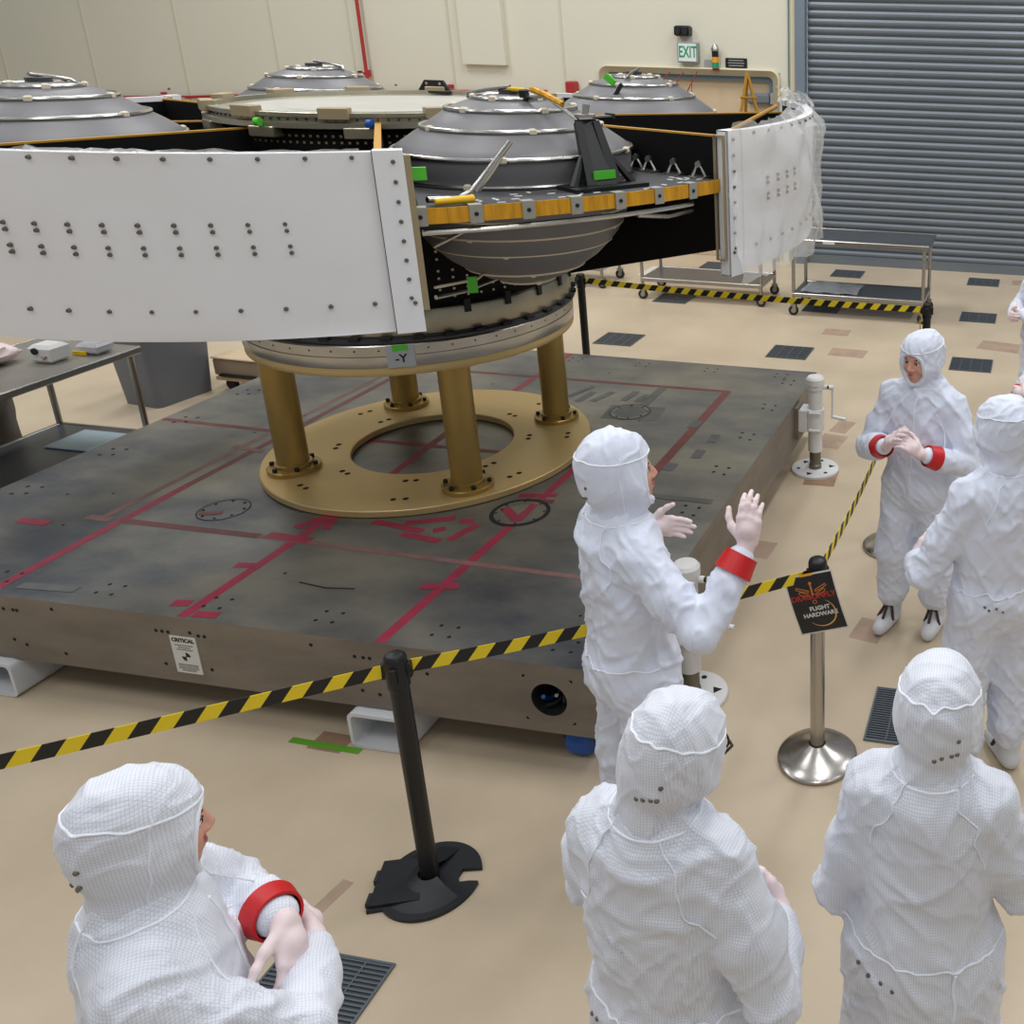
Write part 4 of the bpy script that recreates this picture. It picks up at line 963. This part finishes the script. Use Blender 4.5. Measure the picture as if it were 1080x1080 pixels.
def surfnet(D, lo, h):
    S = D < 0; nx, ny, nz = D.shape
    cnt = np.zeros((nx - 1, ny - 1, nz - 1), np.int8)
    off = [(i, j, k) for i in (0, 1) for j in (0, 1) for k in (0, 1)]
    for i, j, k in off: cnt += S[i:nx - 1 + i, j:ny - 1 + j, k:nz - 1 + k]
    act = np.argwhere((cnt > 0) & (cnt < 8)); idx = np.full(cnt.shape, -1, np.int64); idx[tuple(act.T)] = np.arange(len(act))
    V = np.array([D[act[:, 0] + i, act[:, 1] + j, act[:, 2] + k] for i, j, k in off]).T
    acc = np.zeros((len(act), 3)); c = np.zeros(len(act))
    for a in range(8):
        for b in range(a + 1, 8):
            da = np.array(off[b]) - np.array(off[a])
            if np.abs(da).sum() != 1: continue
            m = (V[:, a] < 0) != (V[:, b] < 0); t = np.where(m, V[:, a] / np.where(m, V[:, a] - V[:, b], 1), 0)
            acc += m[:, None] * (np.array(off[a]) + t[:, None] * da); c += m
    P = lo + h * (act + acc / c[:, None]); F = []
    for axs in range(3):
        u, v = [(1, 2), (2, 0), (0, 1)][axs]
        sl0 = [slice(None)] * 3; sl1 = [slice(None)] * 3; sl0[axs] = slice(0, -1); sl1[axs] = slice(1, None)
        A, B = S[tuple(sl0)], S[tuple(sl1)]; e = np.argwhere(A != B)
        e = e[(e[:, u] > 0) & (e[:, v] > 0) & (e[:, u] < D.shape[u] - 1) & (e[:, v] < D.shape[v] - 1)]
        fl = A[tuple(e.T)]; du = np.zeros(3, int); dv = np.zeros(3, int); du[u] = 1; dv[v] = 1
        q = np.stack([idx[tuple((e - du - dv).T)], idx[tuple((e - dv).T)], idx[tuple(e.T)], idx[tuple((e - du).T)]], 1)
        F.append(np.where(fl[:, None], q, q[:, ::-1]))
    return P, np.concatenate(F)
LAT = rng.random((32, 32, 32))
def vnoise(P):
    i = np.floor(P).astype(int); f = P - i; f = f * f * (3 - 2 * f); r = 0
    for a in (0, 1):
        for b in (0, 1):
            for c in (0, 1):
                w = (f[:, 0] if a else 1 - f[:, 0]) * (f[:, 1] if b else 1 - f[:, 1]) * (f[:, 2] if c else 1 - f[:, 2])
                r = r + w * LAT[(i[:, 0] + a) % 32, (i[:, 1] + b) % 32, (i[:, 2] + c) % 32]
    return r * 2 - 1
def vnorm(P, F):
    n = np.cross(P[F[:, 2]] - P[F[:, 0]], P[F[:, 3]] - P[F[:, 1]]); N = np.zeros_like(P)
    for k in range(4): np.add.at(N, F[:, k], n)
    return N / (np.linalg.norm(N, axis=1, keepdims=True) + 1e-12)
def relax(P, F, it=2):
    for _ in range(it):
        A = np.zeros_like(P); c = np.zeros(len(P))
        for k in range(4):
            np.add.at(A, F[:, k], P[F[:, (k + 1) % 4]] + P[F[:, k - 1]]); np.add.at(c, F[:, k], 2)
        P = .5 * P + .5 * A / c[:, None]
    return P
def fabric(P, F, amp, seed, ax=(1, 1, .55), wts=None):
    """soft folds and fine creases pushed along the surface normal"""
    N = vnorm(P, F); o = np.array([seed * 3.7, seed * 1.9, seed * 5.3]); A = np.array(ax)
    w = np.stack([vnoise(P * 4 + o + 9), vnoise(P * 4 + o + 17), vnoise(P * 4 + o + 23)], 1) * .09
    Q = P + w
    # folds: ridged noise of three sizes, the directions turned against one another
    c, s = math.cos(.7), math.sin(.7)
    Q2 = np.stack([Q[:, 0] * c - Q[:, 2] * s, Q[:, 1], Q[:, 0] * s + Q[:, 2] * c], 1)
    Q3 = np.stack([Q[:, 0] * c + Q[:, 2] * s, Q[:, 1], -Q[:, 0] * s + Q[:, 2] * c], 1)
    rd = lambda n, w: np.exp(-(n / w) ** 2)
    d = .55 * vnoise(Q * A * 7 + o) + 1.0 * rd(vnoise(Q2 * np.array([9, 8, 3.2]) + o + 5), .16) * (vnoise(Q * 3 + o + 51) * .5 + .5) + .8 * rd(vnoise(Q3 * np.array([11, 9, 3.6]) + o + 3), .15) * (vnoise(Q * 3 + o + 71) * .5 + .5) \
        + .38 * rd(vnoise(Q2 * np.array([22, 19, 9]) + o + 31), .2) + .3 * rd(vnoise(Q3 * np.array([26, 22, 11]) + o + 37), .2)
    d = d - .55
    if wts is not None: d = d * wts
    return P + N * (amp * d)[:, None]
def mesh_obj(name, P, F, m, parent, smooth=True):
    me = bpy.data.meshes.new(name); me.vertices.add(len(P)); me.vertices.foreach_set('co', P.astype(np.float32).ravel())
    me.loops.add(F.size); me.loops.foreach_set('vertex_index', F.astype(np.int32).ravel())
    me.polygons.add(len(F)); me.polygons.foreach_set('loop_start', np.arange(0, F.size, 4, dtype=np.int32)); me.polygons.foreach_set('use_smooth', np.ones(len(F), bool))
    me.materials.append(M[m]); me.update(calc_edges=True); me.validate()
    o = bpy.data.objects.new(name, me); C.objects.link(o); o.parent = parent
    return o
def eul(yaw, pitch, roll): return np.array((Matrix.Rotation(R_(yaw), 3, 'Z') @ Matrix.Rotation(R_(roll), 3, 'Y') @ Matrix.Rotation(R_(pitch), 3, 'X')))
def unit(v): v = np.array(v, float); return v / np.linalg.norm(v)

def glove(name, wrist, d, n, side, par, curl=(.3, .35, .4, .45), thumb=.5, spread=.1, arm=None, h=.0042, label=None):
    """side: +1 right hand, -1 left hand; d = finger direction, n = palm direction"""
    d = unit(d); n = np.array(n, float); n = unit(n - d * (n @ d)); t = np.cross(d, n) * side; w = np.array(wrist, float); s = SDF()
    kn = [(.030, .086), (.010, .092), (-.011, .088), (-.030, .080)]; ln = [.078, .086, .080, .064]; rd = [.0098, .0102, .0097, .0088]
    for (o, l) in kn: s.cap(w + t * o * .55 + d * .012, w + t * o + d * l, .019, .0135, .012)
    s.ell(w + d * .05, (.034, .034, .034), .012)
    for i, (o, l) in enumerate(kn):
        p = w + t * o + d * l; a = 0.0; sp = o * spread * 16
        for j, f in enumerate((.46, .30, .26)):
            a += curl[i] * (1.0, 1.15, .8)[j]; q = p + (d * math.cos(a) + n * math.sin(a) + t * math.sin(sp) * .9 * math.cos(a)) * ln[i] * f
            s.cap(p, q, rd[i] * (1.04 - .07 * j), rd[i] * (.98 - .08 * j), .004); p = q
    p = w + d * .022 + t * .026
    for j, (L, r) in enumerate(((.042, .0165), (.034, .0118), (.028, .0104))):
        dirn = unit(t * (.80 - thumb * .45 * j) + d * (.62 + .16 * j) + n * (.15 + thumb * .5 * (j * .6 + .3))); q = p + dirn * L
        s.cap(p, q, r, r * .9, .008); p = q
    a = -d if arm is None else unit(np.array(arm, float) - w)
    s.cap(w + a * .075, w + a * .0, .037, .027, .01).cap(w + a * .075, w + a * .06, .039, .038, .004)
    P, F = s.mesh(h); P = relax(P, F, 1)
    o = mesh_obj('glove', P, F, 'glove', par)
    if label: o['label'] = label
    return o

def person(name, label, pos, az, H, elbows, wrists, hands, head=(0, 0, 0), cuffs=(), grid='suit', seed=1, vox=.009, build=.98, frock=False, feet=None, glasses=False, seams=True, wr=.015, hoodk=1.0, smile=False, lean=0.0):
    sc = H / 1.77
    root = thing('person', label, 'person', (pos[0], pos[1], 0), R_(az - 90), 'people in white cleanroom suits')
    root.scale = (sc, sc, sc)
    V = lambda v: np.array(v, float)
    b = build
    sh = {1: V((.163 * b, -.01 + lean, 1.375)), -1: V((-.163 * b, -.01 + lean, 1.375))}
    el = {1: V(elbows[0]), -1: V(elbows[1])}; wrs = {1: V(wrists[0]), -1: V(wrists[1])}
    ft = feet or ((.115, .0), (-.115, .0))
    ank = {1: V((ft[0][0], ft[0][1] - .02, .10)), -1: V((ft[1][0], ft[1][1] - .02, .10))}
    kne = {s: V(((.105 * s + ank[s][0]) / 2, ank[s][1] + .045, .50)) for s in (1, -1)}
    hip = {s: V((.095 * s, 0, .90)) for s in (1, -1)}
    piv = V((0, -.015 + lean, 1.49)); HR = eul(*head); hl = V((0, lean, 0))
    # --- body: one continuous figure with a face
    s = SDF()
    s.ell((0, -.01 + lean, 1.26), (.165 * b, .105, .22), .05).ell((0, 0, 1.0), (.15 * b, .105, .2), .06).cap((-.13 * b, -.01 + lean, 1.38), (.13 * b, -.01 + lean, 1.38), .045, .045, .05).cap((0, -.02 + lean, 1.40), (0, -.005 + lean, 1.54), .058, .052, .03)
    for q in (1, -1):
        s.cap(sh[q], el[q], .042, .034, .03).cap(el[q], wrs[q], .034, .02, .02)
        s.cap(hip[q], kne[q], .085, .058, .04).cap(kne[q], ank[q], .058, .038, .02).cap(ank[q] - V((0, 0, .03)), ank[q] + V((.01 * q, .15, -.065)), .04, .03, .02)
        dv = unit(hands[0 if q == 1 else 1][0]); s.cap(wrs[q], wrs[q] + dv * .05, .016, .011, .015)
    i0 = len(s.p)
    s.ell((0, -.005, 1.648), (.078, .097, .106), .02).ell((0, .035, 1.598), (.062, .068, .092), .03).ell((0, .066, 1.530), (.034, .032, .027), .03).ell((0, .03, 1.55), (.052, .055, .04), .02)
    s.cap((0, .093, 1.640), (0, .117, 1.596), .0085, .0115, .010).ell((.0125, .107, 1.590), (.010, .012, .008), .006).ell((-.0125, .107, 1.590), (.010, .012, .008), .006)
    s.cap((-.036, .088, 1.646), (.036, .088, 1.646), .011, .011, .012).ell((.038, .072, 1.592), (.026, .024, .026), .02).ell((-.038, .072, 1.592), (.026, .024, .026), .02)
    for q in (1, -1): s.ell((.032 * q, .108, 1.626), (.018, .018, .0115), .008, sub=True); s.ell((.078 * q, -.005, 1.61), (.012, .024, .033), .006)
    s.ell((0, .098, 1.557), (.022, .012, .012), .010)
    s.xf(i0, HR, piv - hl) ; 
    for i in range(i0, len(s.p)):
        q = list(s.p[i]); q[1] = q[1] + hl; 
        if q[0] == 'c': q[2] = q[2] + hl
        s.p[i] = tuple(q)
    P, F = s.mesh(vox * .62 if smile else vox * .8); P = relax(P, F, 1); body = mesh_obj('body', P, F, 'skin', root)
    hx = lambda p: HR @ (V(p) - (piv - hl)) + piv
    for q in (1, -1):
        e = MB(); c = hx((.0315 * q, .0865, 1.626)); e.sphere(c, .0128, 'eye', 12, 8); f = unit(HR @ V((0, 1, -.12))); e.sphere(c + f * .0075, .0076, 'iris', 10, 6); e.build('eye', body)
        MB().tube([hx((.016 * q, .0985, 1.643)), hx((.033 * q, .099, 1.649)), hx((.050 * q, .085, 1.643))], [.0022, .003, .0016], 'brow', 6).build('eyebrow', body)
        MB().tube([hx((.018 * q, .0975, 1.6285)), hx((.032 * q, .1005, 1.6345)), hx((.046 * q, .089, 1.629))], [.0012, .0018, .0012], 'brow', 5).build('eyelid', body)
    lp = MB(); lp.tube([hx((-.021, .0965, 1.560)), hx((-.008, .1075, 1.563)), hx((.008, .1075, 1.563)), hx((.021, .0965, 1.560))], [.002, .0042, .0042, .002], 'lips', 8); lp.tube([hx((-.019, .096, 1.556)), hx((0, .1065, 1.5515)), hx((.019, .096, 1.556))], [.002, .0052, .002], 'lips', 8)
    lp.build('lips', body)
    # --- coverall
    s = SDF()
    s.ell((0, -.012 + lean, 1.25), (.185 * b, .138, .25), .06).ell((0, .0 + lean * .5, 1.02), (.178 * b, .145, .25), .08).ell((0, -.01, .885), (.18 * b, .15, .15), .06)
    s.cap((-.125 * b, -.012 + lean, 1.385), (.125 * b, -.012 + lean, 1.385), .074, .074, .06).cap((0, -.02 + lean, 1.40), (0, -.008 + lean, 1.50), .105, .076, .07)
    for q in (1, -1):
        mid = el[q] * .5 + sh[q] * .5 - V((0, 0, .01)); s.cap(sh[q], mid, .073, .073, .05).cap(mid, el[q], .073, .060, .03).cap(el[q], el[q] * .45 + wrs[q] * .55, .061, .057, .025).cap(el[q] * .45 + wrs[q] * .55, wrs[q] + (el[q] - wrs[q]) * .16, .059, .045, .025)
        s.cap(hip[q], kne[q], .118, .098, .05).cap(kne[q], kne[q] * .3 + ank[q] * .7, .098, .088, .04).cap(kne[q] * .3 + ank[q] * .7, ank[q] + V((0, 0, .06)), .088, .062, .03)
    if frock:
        s.cap((0, -.02, .95), (0, -.03, .48), .145, .165, .08).cap((-.07, -.02, .9), (-.09, -.03, .45), .11, .12, .06).cap((.07, -.02, .9), (.09, -.03, .45), .11, .12, .06)
    P, F = s.mesh(vox); P = relax(P, F, 1)
    wt = np.ones(len(P))
    for q in (1, -1):
        dd = np.linalg.norm(P - wrs[q], axis=1); wt = np.minimum(wt, np.clip((dd - .05) / .14, .12, 1))
    P = fabric(P, F, wr, seed, wts=wt); cov = mesh_obj('coverall', P, F, grid, root)
    bvc = BVHTree.FromPolygons([Vector(p) for p in P], [tuple(f) for f in F.tolist()])
    # --- hood (with the face opening cut out)
    s = SDF(); i0 = 0; k = hoodk
    s.ell((0, -.012, 1.662), (.103 * k, .126 * k, .112 * k), .03).ell((0, -.002, 1.592), (.108 * k, .120 * k, .082 * k), .04).ell((0, .045, 1.535), (.062, .066, .05), .04)
    s.ell((0, .150, 1.590), (.071, .108, .086), .012, sub=True)
    s.xf(0, HR, piv - hl)
    for i in range(len(s.p)): q = list(s.p[i]); q[1] = q[1] + hl; s.p[i] = tuple(q)
    s.p.insert(2, ('c', V((0, -.012 + lean, 1.55)), V((0, -.014 + lean, 1.488)), .078, .088, .025))
    P, F = s.mesh(vox * .75); P = relax(P, F, 1); P = fabric(P, F, wr * .62, seed + 40, (1.5, 1.5, 1.2)); hood = mesh_obj('hood', P, F, grid, root)
    bvh = BVHTree.FromPolygons([Vector(p) for p in P], [tuple(f) for f in F.tolist()])
    def near(bv, p):
        r = bv.find_nearest(Vector(p)); return r[0], r[1]
    def seam(pts, bv, par, r=.0026, n=14, closed=False, nm='seam'):
        out = []
        m = len(pts)
        for i in range(m if closed else m - 1):
            a, c = V(pts[i]), V(pts[(i + 1) % m])
            for j in range(n):
                g = Vector(a + (c - a) * j / n); k_ = near(bv, g)[0]
                if (k_ - g).length < .075: out.append(k_)
        if len(out) < 4: return None
        for _ in range(2): out = [out[i] if (not closed and i in (0, len(out) - 1)) else (out[i - 1] + out[i] * 2 + out[(i + 1) % len(out)]) / 4 for i in range(len(out))]
        return MB().tube(out, r, 'seamw', 6, closed=closed).build(nm, par)
    def snap(p, bv, par, r=.0065):
        q, nn = near(bv, p); nn = Vector(nn)
        MB().cyl(q - nn * .002, q + nn * .003, r, 'rivet', 10, r * .7).build('snap', par)
    if seams:
        seam([hx((.118 * math.cos(a) * k, -.03 + .135 * math.sin(a) * k, 1.70 - .02 * math.sin(a))) for a in np.linspace(0, 2 * PI, 12, endpoint=False)], bvh, hood, .003, 8, True)
        for q in (1, -1):
            seam([hx((.112 * q, .01, 1.72)), hx((.12 * q, .0, 1.64)), hx((.115 * q, .0, 1.56)), hx((.10 * q, .0, 1.49))], bvh, hood, .0022)
            seam([hx((.07 * q, .10, 1.73)), hx((.095 * q, .09, 1.64)), hx((.085 * q, .10, 1.56)), hx((.05 * q, .11, 1.50))], bvh, hood, .0018)
        for i in range(4): snap(hx((.02 + .022 * i, -.14, 1.555 + .006 * i)), bvh, hood)
        snap(hx((.075, -.12, 1.62)), bvh, hood)
        rim = [hx((.074 * math.cos(a), .098 - .018 * abs(math.cos(a)), 1.590 + .09 * math.sin(a))) for a in np.linspace(0, 2 * PI, 16, endpoint=False)]
        seam(rim, bvh, hood, .0042, 4, True, 'face_edge')
        ringp = [(.10 * math.cos(a), -.012 + lean + .10 * math.sin(a), 1.475) for a in np.linspace(0, 2 * PI, 12, endpoint=False)]
        seam(ringp, bvc, cov, .003, 6, True, 'neck_band')
        # raglan, waist and centre seams of the coverall
        for q in (1, -1):
            seam([(.07 * q, -.12 + lean, 1.50), (.13 * q, -.16 + lean, 1.38), (.19 * q, -.16 + lean, 1.24)], bvc, cov, .002)
            seam([(.07 * q, .10 + lean, 1.48), (.13 * q, .15 + lean, 1.38), (.19 * q, .15 + lean, 1.24)], bvc, cov, .002)
            e = unit(el[q] - wrs[q])
        seam([(.22 * math.cos(a), .19 * math.sin(a), .985) for a in np.linspace(PI, 2 * PI, 9)], bvc, cov, .003)
        for i in range(4): snap((-.17 + .035 * i, -.17, .945 - .012 * i), bvc, cov)
        seam([(0, .12 + lean, 1.43), (0, .14, 1.25), (0, .15, .95)], bvc, cov, .005)
        if frock: seam([(.10, -.2, .97), (.10, -.22, .7), (.10, -.24, .5)], bvc, cov, .0045)
    # --- gloves, cuffs, shoes
    for i, q in enumerate((1, -1)):
        d, n, cu, th = hands[i][:4]
        glove('glove', wrs[q], d, n, q, root, cu, th, arm=el[q], h=.0042 if smile or cuffs else .006, spread=hands[i][4] if len(hands[i]) > 4 else .1)
        if q in cuffs:
            a = wrs[q] + (el[q] - wrs[q]) * .12; c = wrs[q] + (el[q] - wrs[q]) * .33; r0 = .055
            z = Vector(unit(c - a)); rot = z.to_track_quat('Z', 'Y').to_matrix(); L = np.linalg.norm(c - a)
            o = MB().lathe([(r0 - .006, 0), (r0, .0), (r0 + .004, L * .5), (r0 + .009, L), (r0 + .003, L), (r0 - .006, 0)], 'red', a, n=28, rot=rot).build('cuff_band', root); o['label'] = 'shiny red cuff band'
        f = SDF(); A = ank[q]; f.cap(A + V((0, 0, .06)), A - V((0, 0, .03)), .058, .050, .02).cap(A + V((0, -.02, -.055)), A + V((.012 * q, .15, -.062)), .044, .036, .03).ell(A + V((.008 * q, .08, -.05)), (.048, .10, .04), .02)
        P, F = f.mesh(.008); P[:, 2] = np.maximum(P[:, 2], .002); P = relax(P, F, 1); P[:, 2] = np.maximum(P[:, 2], .002); so = mesh_obj('shoe_cover', P, F, 'shoe', root)
        bs = BVHTree.FromPolygons([Vector(p) for p in P], [tuple(x) for x in F.tolist()])
        st = [near(bs, A + V(v))[0] for v in ((-.06, .075, -.03), (-.03, .075, .03), (0, .075, .04), (.03, .075, .03), (.06, .075, -.03))]
        MB().tube(st, .009, 'strap', 6).build('strap', so); MB().tube([near(bs, A + V((0, .05 + .02 * j, .05)))[0] for j in range(5)], .008, 'strap', 6).build('strap', so)
    if glasses:
        g = MB()
        for q in (1, -1):
            g.tube([hx((.034 * q + .024 * math.cos(a), .122, 1.622 + .019 * math.sin(a))) for a in np.linspace(0, 2 * PI, 14, endpoint=False)], .0028, 'black', 6, closed=True)
            g.tube([hx((.058 * q, .122, 1.630)), hx((.074 * q, .112, 1.632)), hx((.082 * q, .07, 1.632))], .0036, 'black', 6)
        g.tube([hx((-.011, .123, 1.624)), hx((.011, .123, 1.624))], .003, 'black', 6); g.build('glasses', root)
    return root

FIST = (.75, .8, .85, .9)
# the gesturing person in the middle
person('person', 'person in white cleanroom suit with raised gloved hand and red cuff beside the slab', (-1.28, 2.70), 50, 1.775,
       ((.385, .05, 1.19), (-.255, .05, 1.15)), ((.345, .26, 1.42), (-.275, .225, 1.235)),
       (((-.02, .10, 1), (-.64, .77, 0.05), (.34, .34, .36, .4), .65, .03), ((.60, .75, -.02), (.75, -.6, .1), (.2, .18, .2, .24), .25, .03)),
       head=(-20, 4, 0), cuffs=(1,), grid='suitf', seed=3, vox=.0085, feet=((.12, .0), (-.11, -.02)), wr=.018)
# facing person
person('person', 'person in white suit facing the viewer with gloved hands clasped and red cuffs', (-.49, 4.42), -105, 1.66,
       ((.29, .05, 1.08), (-.29, .05, 1.08)), ((.085, .265, 1.205), (-.105, .27, 1.205)),
       (((-.50, .25, .80), (-.8, -.2, -.42), (.3, .32, .35, .38), .4, .03), ((.66, .30, .55), (.6, -.3, -.6), (.3, .34, .38, .42), .4, .03)),
       head=(-14, -6, 0), cuffs=(1, -1), grid='suitf', seed=8, vox=.009, smile=True, feet=((.14, .02), (-.10, -.05)), wr=.016, build=1.06)
# right middle, back turned
person('person', 'person in white suit seen from behind, standing between facing person and front right person', (-.06, 3.44), 125, 1.72,
       ((.27, .04, 1.10), (-.31, .06, 1.03)), ((.12, .28, 1.10), (-.23, .27, .97)),
       (((-.8, .5, .0), (-.3, -.9, 0), FIST, .6), ((.6, .6, .1), (.5, -.8, 0), FIST, .6)),
       head=(10, -4, 0), grid='suitf', seed=13, vox=.009, build=1.05, wr=.018)
# front right, frock
person('person', 'person in long white gridded coat at lower right with back turned', (-.148, 1.84), 92, 1.675,
       ((.240, .03, 1.08), (-.24, .02, 1.02)), ((.14, .25, 1.08), (-.12, .24, 1.0)),
       (((-.8, .5, .0), (-.3, -.9, 0), FIST, .6), ((.7, .6, .1), (.4, -.8, 0), FIST, .6)),
       head=(-6, -6, 2), grid='suitw', seed=21, vox=.0078, frock=True, build=.89, wr=.012)
# front centre
person('person', 'person in white gridded suit at bottom centre with dark glasses and back turned', (-.712, 1.575), 82, 1.70,
       ((.285, -.03, 1.03), (-.225, .06, 1.12)), ((.20, .22, 1.0), (-.08, .27, 1.08)),
       (((-.75, .6, .1), (-.3, -.9, 0), FIST, .6), ((.7, .6, .1), (.4, -.8, 0), FIST, .6)),
       head=(-16, -14, 10), grid='suitw', seed=29, vox=.0078, glasses=True, wr=.0125, build=.99)
# front left with crossed arms
person('person', 'person in white gridded suit at bottom left with arms crossed and red cuff', (-1.61, 1.205), 38, 1.655,
       ((.19, .24, 1.15), (-.245, .10, 1.21)), ((-.08, .255, 1.14), (-.03, .215, 1.262)),
       (((-.9, -.25, .0), (.3, -.9, 0), FIST, .6), ((.72, .12, -.68), (-.5, -.8, -.4), (.45, .45, .45, .45), .4)),
       head=(16, -8, -3), cuffs=(-1,), grid='suitw', seed=35, vox=.0078, wr=.0125, build=1.08, hoodk=.97)
# two at the right edge
person('person', 'person in white suit at the far right edge nearest the shutter, arms folded', (.09, 7.2), 200, 1.70,
       ((.28, .10, 1.04), (-.28, .10, 1.04)), ((.0, .26, 1.04), (-.06, .22, 1.08)),
       (((-.9, .3, .1), (.0, -1, 0), FIST, .6), ((.9, .3, -.1), (0, -1, -.2), FIST, .6)),
       grid='suitf', seed=41, vox=.012, wr=.018)
person('person', 'person in white suit at right edge behind the back-turned one, red cuff showing', (.26, 5.45), 215, 1.74,
       ((.30, .06, 1.09), (-.30, .10, 1.10)), ((.20, .24, .95), (.02, .30, 1.06)),
       (((-.3, .5, -.8), (-.7, -.5, 0), FIST, .6), ((.9, .3, -.1), (0, -1, -.2), FIST, .6)),
       cuffs=(1,), grid='suitf', seed=47, vox=.012, wr=.018)

# ------------------------------------------------------------------ light
w = bpy.data.worlds.new('world'); scn.world = w; w.use_nodes = True
bg = w.node_tree.nodes['Background']; bg.inputs['Color'].default_value = (.95, .975, 1.0, 1); bg.inputs['Strength'].default_value = .28
def area(name, loc, size, power, col=(.985, .99, 1.0), rot=(0, 0, 0)):
    l = bpy.data.lights.new(name, 'AREA'); l.shape = 'RECTANGLE'; l.size, l.size_y = size; l.energy = power; l.color = col
    o = bpy.data.objects.new(name, l); C.objects.link(o); o.location = loc; o.rotation_euler = rot; return o
for x in (-9, -4.5, 0, 4.5):
    for y, p in ((-1, 82), (4, 115), (9, 160)):
        area('ceiling_lamp', (x, y, 8.2), (1.2, 2.6), p * (1.05 if x < -5 else 1.0))
vs_ = scn.view_settings; vs_.view_transform = 'Standard'; vs_.look = 'None'; vs_.exposure = 0.0; vs_.gamma = 1.0; vs_.use_curve_mapping = False
